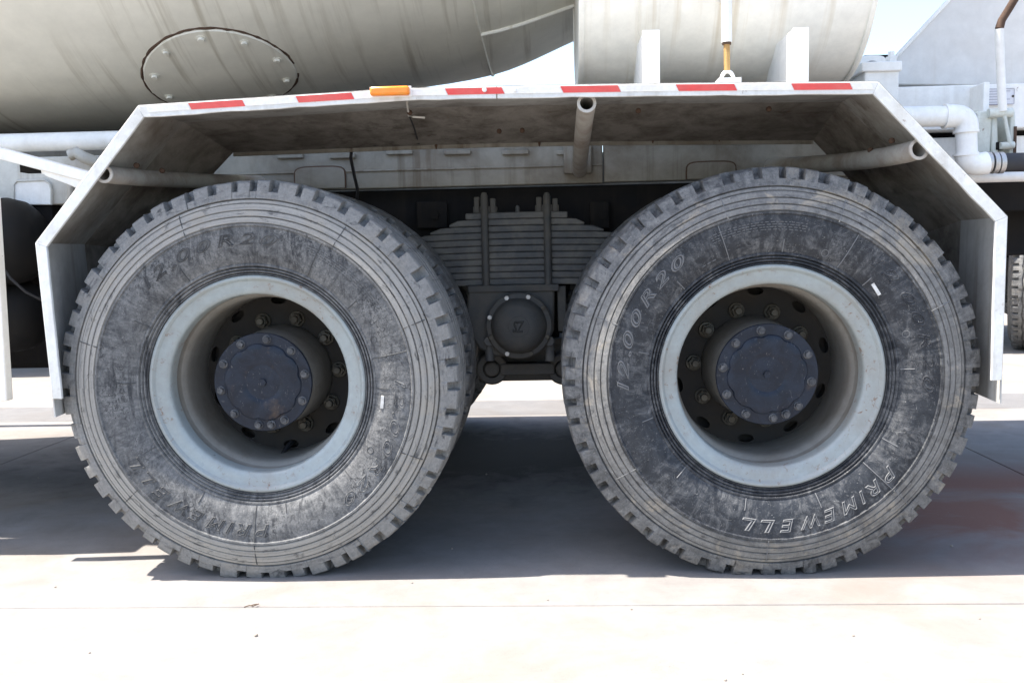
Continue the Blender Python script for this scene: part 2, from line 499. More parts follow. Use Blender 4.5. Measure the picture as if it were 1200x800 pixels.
    def build(s, name, mat, parent=None, origin=None, bevel=0.0, ang=35):
        """one object; vertices are in world space, origin is where its base is put"""
        if origin is None:
            lo = Vector((min(v.x for v in s.v), min(v.y for v in s.v), min(v.z for v in s.v)))
            hi = Vector((max(v.x for v in s.v), max(v.y for v in s.v), max(v.z for v in s.v)))
            origin = (lo + hi) / 2
        origin = Vector(origin)
        s.v = [v - origin for v in s.v]
        return place(name, s.mesh(name, mat, ang), parent, origin, bevel)


def place(name, me, parent, origin, bevel=0.0):
    o = bpy.data.objects.new(name, me)
    COL.objects.link(o)
    origin = Vector(origin)
    WO[o.name] = origin
    if parent is not None:
        o.parent = parent
        o.location = origin - WO[parent.name]
    else:
        o.location = origin
    if bevel:
        b = o.modifiers.new('bevel', 'BEVEL')
        b.width = bevel
        b.segments = 2
        b.limit_method = 'ANGLE'
        b.angle_limit = radians(40)
    return o


def empty(name, loc, parent=None):
    o = bpy.data.objects.new(name, None)
    o.empty_display_size = 0.2
    COL.objects.link(o)
    WO[o.name] = Vector(loc)
    if parent is not None:
        o.parent = parent
        o.location = Vector(loc) - WO[parent.name]
    else:
        o.location = loc
    return o


def tag(o, label=None, cat=None, group=None, kind=None):
    for k, v in (('label', label), ('category', cat), ('group', group), ('kind', kind)):
        if v:
            o[k] = v
    return o


def text_mesh(body, size, bevel, shear=0.0, fill='NONE', spacing=1.0, extrude=0.0):
    cu = bpy.data.curves.new('lettering', 'FONT')
    cu.body = body
    cu.size = size
    cu.shear = shear
    cu.fill_mode = fill
    cu.bevel_depth = bevel
    cu.bevel_resolution = 0
    cu.extrude = extrude
    cu.resolution_u = 3
    cu.space_character = spacing
    ob = bpy.data.objects.new('lettering', cu)
    COL.objects.link(ob)
    dg = bpy.context.evaluated_depsgraph_get()
    me = bpy.data.meshes.new_from_object(ob.evaluated_get(dg))
    vv = [v.co.copy() for v in me.vertices]
    ff = [tuple(p.vertices) for p in me.polygons]
    bpy.data.objects.remove(ob)
    bpy.data.meshes.remove(me)
    bpy.data.curves.remove(cu)
    return vv, ff


def plate_with_holes(outer, holes, y0, y1):
    """flat plate in the x-z plane made of closed outlines, holes cut through"""
    cu = bpy.data.curves.new('plate', 'CURVE')
    cu.dimensions = '2D'
    cu.fill_mode = 'BOTH'
    cu.extrude = abs(y1 - y0) / 2
    for ring in [outer] + holes:
        sp = cu.splines.new('POLY')
        sp.points.add(len(ring) - 1)
        for i, (x, z) in enumerate(ring):
            sp.points[i].co = (x, z, 0, 1)
        sp.use_cyclic_u = True
    ob = bpy.data.objects.new('plate', cu)
    COL.objects.link(ob)
    dg = bpy.context.evaluated_depsgraph_get()
    me = bpy.data.meshes.new_from_object(ob.evaluated_get(dg))
    ym = (y0 + y1) / 2
    vv = [Vector((v.co.x, ym - v.co.z, v.co.y)) for v in me.vertices]
    ff = [tuple(p.vertices) for p in me.polygons]
    bpy.data.objects.remove(ob)
    bpy.data.meshes.remove(me)
    bpy.data.curves.remove(cu)
    return vv, ff


def circle(r, n, cx=0, cz=0, ph=0.0):
    return [(cx + r * cos(ph + 2 * pi * k / n), cz + r * sin(ph + 2 * pi * k / n)) for k in range(n)]


# ------------------------------------------------------------------ the ground: concrete slabs on a base sheet
ground = MB().add([(-300, -300, -0.05), (300, -300, -0.05), (300, 300, -0.05), (-300, 300, -0.05)],
                  [(0, 1, 2, 3)]).build('ground', M['joint'], origin=(0, 0, -0.05))
tag(ground, kind='structure')
rows = [(-14.0, -9.0), (-9.0, -4.6), (-4.6, -0.2), (-0.2, 2.6), (2.6, 3.12), (3.12, 7.5), (7.5, 12.0), (12.0, 16.5), (16.5, 21.0)]
cols = [-14.5, -10.3, -6.3, -2.35, 1.9, 5.9, 9.9, 14.1]
for (y0, y1) in rows:
    for x0, x1 in zip(cols[:-1], cols[1:]):
        g = 0.0022
        dz = 0.0 if (y0 < 3 and -7 < x0 < 6) else random.uniform(-0.004, 0.0)
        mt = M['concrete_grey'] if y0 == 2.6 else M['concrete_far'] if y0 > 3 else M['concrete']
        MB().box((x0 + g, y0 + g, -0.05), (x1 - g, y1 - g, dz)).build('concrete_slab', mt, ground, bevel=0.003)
# yard beyond the slabs
MB().add([(-300, 21, 0), (300, 21, 0), (300, 300, 0), (-300, 300, 0)], [(0, 1, 2, 3)]).build('yard_surface', M['concrete_far'], ground)
MB().add([(-300, -300, 0), (300, -300, 0), (300, -14, 0), (-300, -14, 0)], [(0, 1, 2, 3)]).build('yard_surface', M['concrete_far'], ground)
for a, b in ((-300, -14.5), (14.1, 300)):
    MB().add([(a, -14, 0), (b, -14, 0), (b, 21, 0), (a, 21, 0)], [(0, 1, 2, 3)]).build('yard_surface', M['concrete_far'], ground)

# ------------------------------------------------------------------ the truck
truck = empty('mixer_truck', (0, 1.25, 0))
tag(truck, 'concrete mixer truck with twin rear wheels, white mudguard, drum and water tank, filling the picture', 'truck')
XL, XR, H = -0.6973, 0.6973, 0.5415
TYC = 0.145                                     # y of the middle of an outer tyre
R0 = 0.5605

# half profile of the tyre, from bead to crown: (radius, y from tyre centre)
SIDE = [(0.262, -0.060), (0.270, -0.100), (0.286, -0.104), (0.297, -0.112), (0.3005, -0.121), (0.3030, -0.1275), (0.3050, -0.1265),
        (0.3060, -0.1225), (0.3080, -0.1245), (0.3100, -0.1305), (0.3130, -0.1300), (0.3140, -0.1260), (0.3160, -0.1280),
        (0.3180, -0.1335), (0.3210, -0.1330), (0.3220, -0.1290), (0.3240, -0.1310), (0.3260, -0.1365), (0.3300, -0.1365),
        (0.332, -0.1350), (0.345, -0.142), (0.360, -0.147), (0.378, -0.1515), (0.396, -0.154),
        (0.414, -0.155), (0.4300, -0.1545), (0.4325, -0.1580), (0.4370, -0.1580), (0.4382, -0.1535), (0.4400, -0.1535), (0.4420, -0.1560),
        (0.4545, -0.1530), (0.4556, -0.1485), (0.4572, -0.1485), (0.4590, -0.1510), (0.4715, -0.1465), (0.4726, -0.1420), (0.4742, -0.1420),
        (0.4760, -0.1440), (0.4905, -0.1385), (0.4916, -0.1335), (0.4932, -0.1335), (0.4945, -0.1345), (0.5010, -0.1315)]


def side_y(r):
    for (r0, y0), (r1, y1) in zip(SIDE[:-1], SIDE[1:]):
        if r0 <= r <= r1:
            return y0 + (y1 - y0) * (r - r0) / (r1 - r0)
    return SIDE[-1][1]


def sag(x, z):
    """outward bulge of the loaded tyre near the ground"""
    if z >= 0:
        return 1.0
    return 1 + 0.085 * min(1.0, max(0.0, (-z - 0.30) / 0.24)) * max(0.0, 1 - abs(x) / 0.32)


def wall_pt(r, a, lift):
    """point on the sidewall at radius r and angle a, lifted off it"""
    x, z = r * cos(a), r * sin(a)
    return Vector((x, side_y(r) * sag(x, z) - lift, z))


# shoulder lug face and pocket: lug (r, y), pocket (r, y)
SHO = [((0.5022, -0.1265), (0.5022, -0.1265)), ((0.5042, -0.1265), (0.5042, -0.1265)), ((0.5060, -0.1315), (0.5060, -0.1315)),
       ((0.5240, -0.1260), (0.5240, -0.1260)), ((0.5255, -0.1255), (0.5255, -0.1120)), ((0.5350, -0.1222), (0.5285, -0.1000)),
       ((0.5450, -0.1188), (0.5320, -0.0940)), ((0.5515, -0.1155), (0.5345, -0.0890)), ((0.5548, -0.1100), (0.5362, -0.0850)),
       ((0.5562, -0.104), (0.5372, -0.083)), ((0.5572, -0.090), (0.5380, -0.080)), ((0.5578, -0.0785), (0.5385, -0.0775)),
       ((0.5582, -0.0765), (0.5582, -0.0755))]
# crown: (r, y, zigzag)
CRW = [(0.5588, -0.068, 0.0), (0.5592, -0.052, 1.0), (0.5585, -0.0505, 1.0), (0.5470, -0.0475, 1.0), (0.5470, -0.0415, 1.0),
       (0.5590, -0.0385, 1.0), (0.5596, -0.037, 1.0), (0.5602, -0.010, -1.0), (0.5595, -0.0085, -1.0), (0.5480, -0.0045, -1.0)]


def make_tyre_mesh(name, mat, seed, rot):
    rnd = random.Random(seed)
    N = 54
    w = [rnd.choice((0.80, 1.0, 1.0, 1.22)) * rnd.uniform(0.95, 1.05) for _ in range(N)]
    tot = sum(w)
    angs = []            # (angle, pocketness, lug index, zigzag)
    a = rot
    for k in range(N):
        st = 2 * pi * w[k] / tot
        lf = 0.64 + rnd.uniform(-0.03, 0.03)
        for u, pk in ((0.0, 0), (0.22, 0), (0.45, 0), (lf - 0.012, 0), (lf + 0.045, 1), (0.5 * (lf + 1), 1), (0.945, 1), (0.992, 0)):
            zz = (1 - 4 * abs(((k + u) / 2.0) % 1.0 - 0.5))
            angs.append((a + st * u, pk, k, zz))
        a += st
    jit = [(rnd.uniform(-0.0040, 0.0012) - (0.004 if rnd.random() < 0.12 else 0), rnd.uniform(-0.0020, 0.0025)) for _ in range(N)]
    prof_n = None
    vv = []
    for (ang, pk, k, zz) in angs:
        half = []
        dx = 1 + 0.0
        for r, y in SIDE:
            half.append((r, y))
        for (lr, ly), (pr_, py) in SHO:
            if pk:
                half.append((pr_, py))
            else:
                half.append((lr + jit[k][0] * (lr > 0.53), ly + jit[k][1] * (lr > 0.504)))
        for r, y, z in CRW:
            half.append((r + jit[k][0] * 0.3, y + 0.0045 * z * zz))
        full = half + [(r, -y) for r, y in reversed(half)]
        prof_n = len(full)
        ca, sa = cos(ang), sin(ang)
        for r, y in full:
            x, z = r * ca, r * sa
            # soft sag of the loaded tyre
            if z < 0 and r > 0.3:
                y *= sag(x, z)
                if z < -(H - 0.0005):
                    z = -(H - 0.0005) + (z + H) * 0.04
            vv.append(Vector((x, y, z)))
    n = len(angs)
    ff = []
    for i in range(n):
        i2 = (i + 1) % n
        for j in range(prof_n - 1):
            ff.append((i * prof_n + j, i * prof_n + j + 1, i2 * prof_n + j + 1, i2 * prof_n + j))
    mb = MB().add(vv, ff)
    return mb


def add_letters(wheel, c, mat, name, body, th0, span, r0, hgt, bevel=0.0017, shear=0.28):
    """raised outline letters bent round the sidewall one by one, first at th0, reading clockwise"""
    wt = {'.': 0.35, '1': 0.55, 'I': 0.5, 'M': 1.25, 'W': 1.3}
    tot = sum(wt.get(ch, 1.0) for ch in body)
    acc = 0.0
    for ch in body:
        w = wt.get(ch, 1.0)
        a0, a1 = th0 - span * acc / tot, th0 - span * (acc + w * 0.80) / tot
        acc += w
        vv, ff = text_mesh(ch, 1.0, 0.030, shear if ch != '.' else 0)
        x0, x1 = min(v.x for v in vv), max(v.x for v in vv)
        y0, y1 = min(v.y for v in vv), max(v.y for v in vv)
        z1 = max(abs(v.z) for v in vv) or 1
        if ch == '.':
            y0, y1 = 0.0, 0.73
        out = []
        for v in vv:
            a = a0 + (a1 - a0) * (v.x - x0) / (x1 - x0)
            r = r0 + hgt * ((v.y - y0) / (y1 - y0) - 0.5)
            out.append(wall_pt(r, a, 0.0004 + bevel * v.z / z1) + c)
        MB().add(out, ff).build(name, mat, wheel, c)


def add_radial(mb, ang, r0, r1, w=0.0014, h=0.0012):
    n = max(3, int((r1 - r0) / 0.01))
    pts = []
    for i in range(n + 1):
        r = r0 + (r1 - r0) * i / n
        pts.append(wall_pt(r, ang, 0.0004))
    mb.tube(pts, w, 5)


def add_arc(mb, a0, a1, r, w=0.0009):
    n = max(2, int(abs(a1 - a0) * 40))
    mb.tube([wall_pt(r, a, 0.0004) for a in [a0 + (a1 - a0) * i / n for i in range(n + 1)]], w, 4)


def sidewall_marks(rot, seed, wheel, c, mat):
    """moulded lettering, seams and small print; rot in degrees turns the whole tyre"""
    rnd = random.Random(seed)
    mb = MB()
    R = lambda d: radians(d + rot)
    add_letters(wheel, c, mat, 'size_letter', '12.00R20', R(136), radians(60), 0.398, 0.031)
    add_letters(wheel, c, mat, 'brand_letter', 'PRIMEWELL', R(-86), radians(66), 0.398, 0.034)
    add_letters(wheel, c, M['rubber_left' if rot == 0 else 'rubber_right'], 'size_letter', '12.00R20', R(2), radians(58), 0.400, 0.030, 0.0012)
    for d in (112, 58, 20, -25, -92, -140, 165):       # mould seams on the shoulder
        add_radial(mb, R(d), 0.437, 0.499)
    for d in (86, 62, 38, 12, -2, -45, -78, -92, -118, -150, 178, 150, 120):
        a, b = (0.333, rnd.uniform(0.36, 0.376))
        if d in (-92, 62, 12):
            b = 0.43
        add_radial(mb, R(d), a, b)
    for i in range(4):                                 # block of small print
        r = 0.411 - i * 0.0065
        a = 66.0
        while a > 30:
            ln = rnd.uniform(0.5, 1.6)
            add_arc(mb, R(a), R(a - ln), r, 0.0008)
            a -= ln + rnd.uniform(0.3, 0.9)
    for d in (74, 71.5, 69):
        add_arc(mb, R(d), R(d - 1.6), 0.350, 0.0009)
    for d, rr in ((20, 0.352), (-30, 0.36)):           # small ring mark
        c = Vector((rr * cos(R(d)), 0, rr * sin(R(d))))
        pts = []
        for k in range(11):
            q = c + Vector((0.009 * cos(k * pi / 5), 0, 0.009 * sin(k * pi / 5)))
            q.y = side_y(sqrt(q.x ** 2 + q.z ** 2)) - 0.0004
            pts.append(q)
        mb.tube(pts, 0.0009, 4)
    return mb


RIM = [(0.296, -0.100), (0.3010, -0.108), (0.3022, -0.117), (0.3000, -0.1240), (0.2960, -0.1268), (0.2915, -0.1262), (0.2875, -0.1225), (0.2845, -0.1185),
       (0.2780, -0.1160), (0.2690, -0.1140), (0.2590, -0.1115), (0.2520, -0.1080), (0.2490, -0.1040), (0.2478, -0.0980), (0.2474, -0.085),
       (0.2474, -0.062), (0.2500, -0.052), (0.2510, -0.040), (0.2480, -0.030), (0.2400, -0.022), (0.2360, -0.010), (0.2350, 0.020), (0.2350, 0.090), (0.2350, 0.150), (0.2400, 0.165),
       (0.2440, 0.150), (0.2440, 0.060), (0.262, 0.015), (0.262, -0.060), (0.272, -0.096)]

# shared meshes of the wheel
def nut_mesh():
    mb = MB()
    mb.rev([(0.0245, 0.004), (0.0245, -0.003), (0.0225, -0.006), (0.012, -0.006)], 20, cap1=True)
    mb.hexa((0, 0), 0.0190, -0.005, -0.026, 0.3)
    mb.rev([(0.0163, -0.026), (0.0150, -0.0285), (0.0115, -0.0285), (0.0115, -0.040), (0.009, -0.042)], 16, cap1=True)
    return mb.mesh('wheel_nut', M['nut'], 30)


def cap_bolt_mesh():
    mb = MB()
    mb.rev([(0.0125, 0.003), (0.0125, -0.002), (0.011, -0.003)], 16, cap1=True)
    mb.hexa((0, 0), 0.0088, -0.0025, -0.0115, 0.2)
    return mb.mesh('cap_bolt', M['cap_bolt'], 30)


NUT, CBOLT = nut_mesh(), cap_bolt_mesh()
TYRES = {}


def near_wheel(x, side, rot, nutph, capph, rmat):
    """an outer rear wheel: rim with tyre, disc, nuts, hub, cap and bolts"""
    c = Vector((x, TYC, H))

    def at(mb):
        mb.v = [v + c for v in mb.v]
        return mb
    wheel = at(MB().rev(RIM[:16] + [RIM[28], RIM[29]], 96, closed=False)).build('wheel', M['rim'], truck, c, ang=28)
    at(MB().rev(RIM[15:29], 96)).build('rim_barrel', M['barrel'], wheel, c, ang=28)
    wheel['label'] = ('dusty outer rear wheel with grey rim and valve stem hanging from a vent hole' if side == 'l' else
                      'darker worn outer rear wheel with clean grey rim and tan mud on its tread edge')
    tm = make_tyre_mesh('tyre', rmat, 5 if side == 'l' else 9, radians(rot))
    me = tm.mesh('tyre', rmat, 32)
    TYRES[side] = me
    place('tyre', me, wheel, c)
    lmat = M['letter_left' if side == 'l' else 'letter_right']
    lm = sidewall_marks(rot, 3 if side == 'l' else 4, wheel, c, lmat)
    tag(place('mould_lines', lm.mesh('mould_lines', lmat, 40), wheel, c), kind='stuff')
    # disc with ten vent holes
    dy = 0.02 + 0.2723 - TYC
    holes = []
    for k in range(10):
        a = nutph + radians(36 * k + 18)
        cx, cz = 0.2195 * cos(a), 0.2195 * sin(a)
        ring = []
        for q in range(18):
            t = 2 * pi * q / 18
            u, w_ = 0.0125 * cos(t), 0.0235 * sin(t)
            ring.append((cx + u * cos(a) - w_ * sin(a), cz + u * sin(a) + w_ * cos(a)))
        holes.append(ring)
    vv, ff = plate_with_holes(circle(0.243, 96), holes + [circle(0.100, 48)], dy, dy + 0.014)
    at(MB().add(vv, ff)).build('disc', M['disc'], wheel, c)
    for k in range(10):
        a = nutph + radians(36 * k)
        place('wheel_nut', NUT, wheel, c + Vector((0.1675 * cos(a), dy, 0.1675 * sin(a)))).rotation_euler = (0, -random.uniform(0, 1), 0)
    # hub
    cy = 0.0757 - TYC
    at(MB().rev([(0.10, dy + 0.12), (0.1465, dy + 0.004), (0.1465, dy - 0.03), (0.1435, dy - 0.05), (0.1375, cy + 0.035), (0.1360, cy + 0.010),
                 (0.128, cy + 0.008)], 72, cap0=True, cap1=True)).build('hub', M['hub'], wheel, c)
    # cap with a flange and a raised scalloped plate
    mb = MB()
    mb.rev([(0.120, cy + 0.013), (0.1365, cy + 0.012), (0.1385, cy + 0.009), (0.1385, cy + 0.001), (0.1370, cy - 0.001), (0.108, cy - 0.001)], 72, cap1=True)
    n, rings_ = 80, []
    bol = [capph + radians(36 * k) for k in range(10)]
    for rr, yy in ((1.0, 0.0), (0.985, -0.004), (0.965, -0.0058), (0.80, -0.0058), (0.58, -0.0058), (0.50, -0.0045), (0.43, -0.0005), (0.34, 0.0045), (0.22, 0.0055)):
        ring = []
        for k in range(n):
            a = 2 * pi * k / n
            sc = 0.110
            if rr > 0.9:
                dmin = min(abs((a - b + pi) % (2 * pi) - pi) for b in bol)
                sc -= 0.0060 * math.exp(-(dmin / 0.11) ** 2)
            ring.append(Vector((sc * rr * cos(a), cy + yy, sc * rr * sin(a))))
        rings_.append(ring)
    vv = [v for r_ in rings_ for v in r_]
    ff = []
    for i in range(len(rings_) - 1):
        for k in range(n):
            k2 = (k + 1) % n
            ff.append((i * n + k, i * n + k2, (i + 1) * n + k2, (i + 1) * n + k))
    ff.append(tuple((len(rings_) - 1) * n + k for k in range(n)))
    mb.add(vv, ff)
    at(mb).build('hub_cap', M['cap'], wheel, c, ang=40)
    for a in bol + [capph + radians(36 * 7 + 17)]:
        place('cap_bolt', CBOLT, wheel, c + Vector((0.1215 * cos(a), cy - 0.001, 0.1215 * sin(a)))).rotation_euler = (0, random.uniform(0, 1), 0)
    pm = MB().rev([(0.016, 0.004), (0.016, -0.002), (0.013, -0.004)], 20, cap1=True).hexa((0, 0), 0.0105, -0.003, -0.012)
    pm.v = [v + c + Vector((0, cy + 0.004, 0)) for v in pm.v]
    pm.build('centre_plug', M['cap'], wheel)
    # white tag stuck on the sidewall
    ta = radians(-8 if side == 'l' else 41)
    tr = 0.352 if side == 'l' else 0.350
    tc = c + Vector((tr * cos(ta), side_y(tr) - 0.002, tr * sin(ta)))
    rt = Matrix.Rotation(radians(-6) if side == 'l' else radians(-32), 3, 'Y')
    MB().box(tc + Vector((-0.0042, -0.0008, -0.0175)), tc + Vector((0.0042, 0.004, 0.0175)), rt.inverted() if side == 'l' else rt).build('white_tag', M['white_tag'], wheel)
    if side == 'l':
        a = nutph + radians(36 * 8 - 18 + 36)
        hp = P(340, 518, 0.02 + 0.2723)
        e = P(322, 543, 0.20)
        at0 = MB().tube([hp + Vector((0, 0.05, 0)), hp + Vector((0, -0.01, -0.004)), hp.lerp(e, 0.6) + Vector((0.004, -0.01, 0)), e], [0.007, 0.007, 0.006, 0.0045], 8)
        at0.build('valve_stem', M['hose'], wheel)
    return wheel


near_wheel(XL, 'l', 0, radians(2.5), radians(10), M['rubber_left'])
near_wheel(XR, 'r', 48, radians(-3.5 + 180 + 36 * 0), radians(26), M['rubber_right'])


def plain_wheel(x, yc, flip, tyre, name='inner_wheel', parent=truck, rz=0.0, h=H):
    """rim, disc and tyre of a wheel of which only the tyre is in view"""
    c = Vector((x, yc, h))
    mb = MB().rev(RIM, 48, closed=True)
    s = -1 if flip else 1
    mb.rev([(0.243, 0.13), (0.12, 0.13), (0.12, 0.15), (0.243, 0.15)], 40, closed=True)
    mb.v = [Vector((v.x, v.y * s, v.z)) for v in mb.v]
    me = mb.mesh(name, M['disc'], 30)
    o = place(name, me, parent, c)
    t_ = place('tyre', tyre, o, c)
    o.rotation_euler.z = rz
    return o


dark_tyre = TYRES['l'].copy()
dark_tyre.materials.clear()
dark_tyre.materials.append(M['rubber_dark'])
dark_tyre.name = 'tyre_dark'
for x in (XL, XR):
    plain_wheel(x, TYC + 0.348, True, dark_tyre)
    plain_wheel(x, 2.5 - TYC - 0.348, False, dark_tyre, 'far_inner_wheel')
    plain_wheel(x, 2.5 - TYC, True, dark_tyre, 'far_outer_wheel')
    # axle tube with brake drum and differential bowl
    MB().tube([(x, 0.34, H), (x, 2.16, H)], 0.075, 20).build('axle', M['chassis'], truck)
    MB().rev([(0.06, -0.18), (0.13, -0.14), (0.185, -0.06), (0.20, 0.0), (0.185, 0.06), (0.13, 0.14), (0.06, 0.18)], 28, c=(x, 1.25, H), cap0=True, cap1=True).build('differential', M['chassis'], truck)
    for yy in (0.62, 1.88):
        MB().rev([(0.21, -0.07), (0.205, 0.07)], 32, c=(x, yy, H), cap0=True, cap1=True).build('brake_drum', M['chassis'], truck)

# ------------------------------------------------------------------ mudguard
YF, YM, YB = -0.02, 0.30, 0.62
front = [P(64.5, 489, YF), P(42, 285, YF), P(162, 124.5, YF), P(470, 104.5, YF), P(582, 102, YF), P(760, 99, YF), P(1029, 96.5, YF),
         P(1180, 254, YF), P(1172.5, 473, YF)]
front = [(v.x, v.z) for v in front]
mid = [(-1.278, front[0][1] + 0.003), (-1.295, front[1][1]), (front[2][0] - 0.005, front[2][1]), front[3], front[4], front[5],
       (front[6][0] + 0.005, front[6][1]), (1.300, front[7][1]), (1.292, front[8][1] + 0.006)]
back = [(-1.272, 0.46), (-1.262, 0.92), (-0.935, 1.236), (-0.28, 1.243), (-0.03, 1.243), (0.27, 1.240), (0.962, 1.226), (1.262, 0.90), (1.272, 0.47)]


def v3(pl, y):
    return [Vector((x, y, z)) for x, z in pl]


def outward(pl):
    c = Vector((0, 0, 0.55))
    out = []
    for i in range(len(pl)):
        a = pl[max(i - 1, 0)]
        b = pl[min(i + 1, len(pl) - 1)]
        d = Vector((b[0] - a[0], 0, b[1] - a[1])).normalized()
        n = Vector((-d.z, 0, d.x))
        out.append(n)
    return out


def subdiv(a, b, k=6):
    return [a.lerp(b, i / k) for i in range(k + 1)]


mudguard = empty('mudguard', (0, 0.3, 1.3), truck)
TH = [n * 0.004 for n in outward(front)]
SEG = [(0, 1), (1, 2), (2, 4), (4, 6), (6, 7), (7, 8)]
for (i, j) in SEG:
    e = 0.0015
    MB().sheet(v3(front[i:j + 1], YF + 0.004), v3(mid[i:j + 1], YM), TH[i:j + 1]).build('guard_panel', M['fender_end'] if i in (0, 7) else M['fender_slope'] if i in (1, 6) else M['fender'], mudguard)
    MB().sheet(v3(mid[i:j + 1], YM + 0.001), v3(back[i:j + 1], YB), TH[i:j + 1]).build('splash_panel', M['splash'], mudguard)
# turned-down lip along the inner edge
lipo = [(x, z) for x, z in back[2:7]]
MB().sheet(v3(lipo, YB + 0.001), [Vector((x, YB + 0.001, z - 0.012)) for x, z in lipo], [Vector((0, 0.006, 0))] * 5).build('inner_lip', M['frame_panel'], mudguard)

# white edge flange: folded bar along the front outline in pieces
inn = []
off = outward(front)
for i, (x, z) in enumerate(front):
    if i in (0, len(front) - 1):
        inn.append((x + (0.026 if i == 0 else -0.026), z))
        continue
    d0 = Vector((front[i][0] - front[i - 1][0], front[i][1] - front[i - 1][1])).normalized()
    d1 = Vector((front[i + 1][0] - front[i][0], front[i + 1][1] - front[i][1])).normalized()
    n0, n1 = Vector((d0.y, -d0.x)), Vector((d1.y, -d1.x))
    m = (n0 + n1) / 2
    m = m / m.length_squared * 0.030
    inn.append((x + m.x, z + m.y))


def lerp2(a, b, t):
    return (a[0] + (b[0] - a[0]) * t, a[1] + (b[1] - a[1]) * t)


def flange_piece(i, j, cut0=0.0, cut1=0.0):
    o_, n_ = list(front[i:j + 1]), list(inn[i:j + 1])
    if cut0:
        o_[0], n_[0] = lerp2(o_[0], o_[1], cut0), lerp2(n_[0], n_[1], cut0)
    if cut1:
        o_[-1], n_[-1] = lerp2(o_[-1], o_[-2], cut1), lerp2(n_[-1], n_[-2], cut1)
    fo, fn = [], []
    rf = random.Random(i * 7 + 1)
    for k in range(len(o_) - 1):
        m_ = max(2, int(math.dist(o_[k], o_[k + 1]) / 0.045))
        for q in range(m_ + (k == len(o_) - 2)):
            j1 = 0.0 if q == 0 or q == m_ else rf.uniform(-0.0012, 0.0012)
            j2 = 0.0 if q == 0 or q == m_ else rf.uniform(-0.0014, 0.0014)
            a_, b_ = lerp2(o_[k], o_[k + 1], q / m_), lerp2(n_[k], n_[k + 1], q / m_)
            fo.append((a_[0], a_[1] + j1 * 0.5))
            fn.append((b_[0] + j2 * 0.4, b_[1] + j2))
    o_, n_ = fo, fn
    mb = MB()
    mb.sheet(v3(o_, YF - 0.004), v3(n_, YF - 0.004), [Vector((0, 0.010, 0))] * len(o_))
    mb.build('edge_flange', M['flange'], mudguard, bevel=0.0015)


flange_piece(0, 1, cut0=0.11)
flange_piece(1, 2)
flange_piece(2, 4, cut1=0.004)
flange_piece(4, 6, cut0=0.004)
flange_piece(6, 7)
flange_piece(7, 8, cut1=0.13)

# reflective tape on the top flange: red and white blocks
def top_z(x):
    for (x0, z0), (x1, z1) in zip(front[2:6], front[3:7]):
        if x0 <= x <= x1:
            return z0 + (z1 - z0) * (x - x0) / (x1 - x0)
    return front[6][1]


red = [(222, 286), (348, 414), (523, 590), (658, 726), (793, 862), (928, 997)]
edges = []
prev = 172
for a, b in red:
    edges.append((prev, a, 'w'))
    edges.append((a, b, 'r'))
    prev = b
edges.append((prev, 1022, 'w'))
for a, b, k in edges:
    xa, xb = P(a, 108, YF).x + 0.001, P(b, 108, YF).x - 0.001
    sl = 0.004
    n = 3
    up_ = [Vector((xa + (xb - xa) * i / n - sl, YF - 0.0055, top_z(xa + (xb - xa) * i / n) - 0.0015)) for i in range(n + 1)]
    lo_ = [Vector((xa + (xb - xa) * i / n + sl, YF - 0.0055, top_z(xa + (xb - xa) * i / n) - 0.0185)) for i in range(n + 1)]
    MB().sheet(up_, lo_, [Vector((0, 0.002, 0))] * (n + 1)).build('red_reflector' if k == 'r' else 'white_reflector', M['red_tape' if k == 'r' else 'white_tape'], mudguard)
# rivets by the joint
for px in (568, 603):
    q = P(px, 106, YF)
    MB().rev([(0.006, 0.0), (0.0055, -0.003), (0.003, -0.0045)], 12, c=(q.x, YF - 0.0058, q.z), cap1=True).build('rivet', M['white'], mudguard)
# amber marker lamp
a, b = P(433, 112, YF - 0.03), P(479, 100, YF - 0.03)
MB().box((a.x, YF - 0.030, a.z), (b.x, YF - 0.005, b.z)).build('marker_lamp', M['amber'], mudguard, bevel=0.006)
MB().box((a.x - 0.003, YF - 0.0075, a.z - 0.002), (b.x + 0.003, YF - 0.0045, b.z + 0.002)).build('lamp_base', M['white'], mudguard, bevel=0.001)

# support tubes with open ends
def support(pts, r=0.0265):
    MB().tube(pts, r, 24, inner=r - 0.0065).build('support_tube', M['tube'], mudguard, ang=50)
    d = (pts[1] - pts[0]).normalized()
    MB().tube([pts[0] - d * 0.0012, pts[0] + d * 0.004], r + 0.0006, 24, inner=r - 0.0070).build('tube_rim', M['tube_rim'], mudguard, ang=50)


def bend(a, b, c_, n=8):
    return [a.lerp(b, t).lerp(b.lerp(c_, t), t) for t in [i / n for i in range(n + 1)]]


support(bend(P(122, 204, 0.0), P(175, 212, 0.28), P(320, 214, 0.86)), 0.0235)
support(bend(P(1077, 175, 0.0), P(1020, 193, 0.25), P(890, 195, 0.86)), 0.0265)
support(bend(P(687.5, 121, 0.0), P(682, 160, 0.34), P(679, 200, 0.76)), 0.0245)
# bolts on the panels beside the tubes
for px, py, Y in ((160, 194, 0.12), (190, 200, 0.2), (585, 154, 0.42), (612, 153, 0.42), (1045, 165, 0.1), (1020, 176, 0.2), (748, 130, 0.22), (901, 128, 0.22), (480, 132, 0.2)):
    q = P(px, py, Y)
    MB().rev([(0.008, 0.004), (0.008, -0.003), (0.004, -0.007)], 8, c=q, cap0=True, cap1=True).build('panel_bolt', M['rusty'], mudguard)
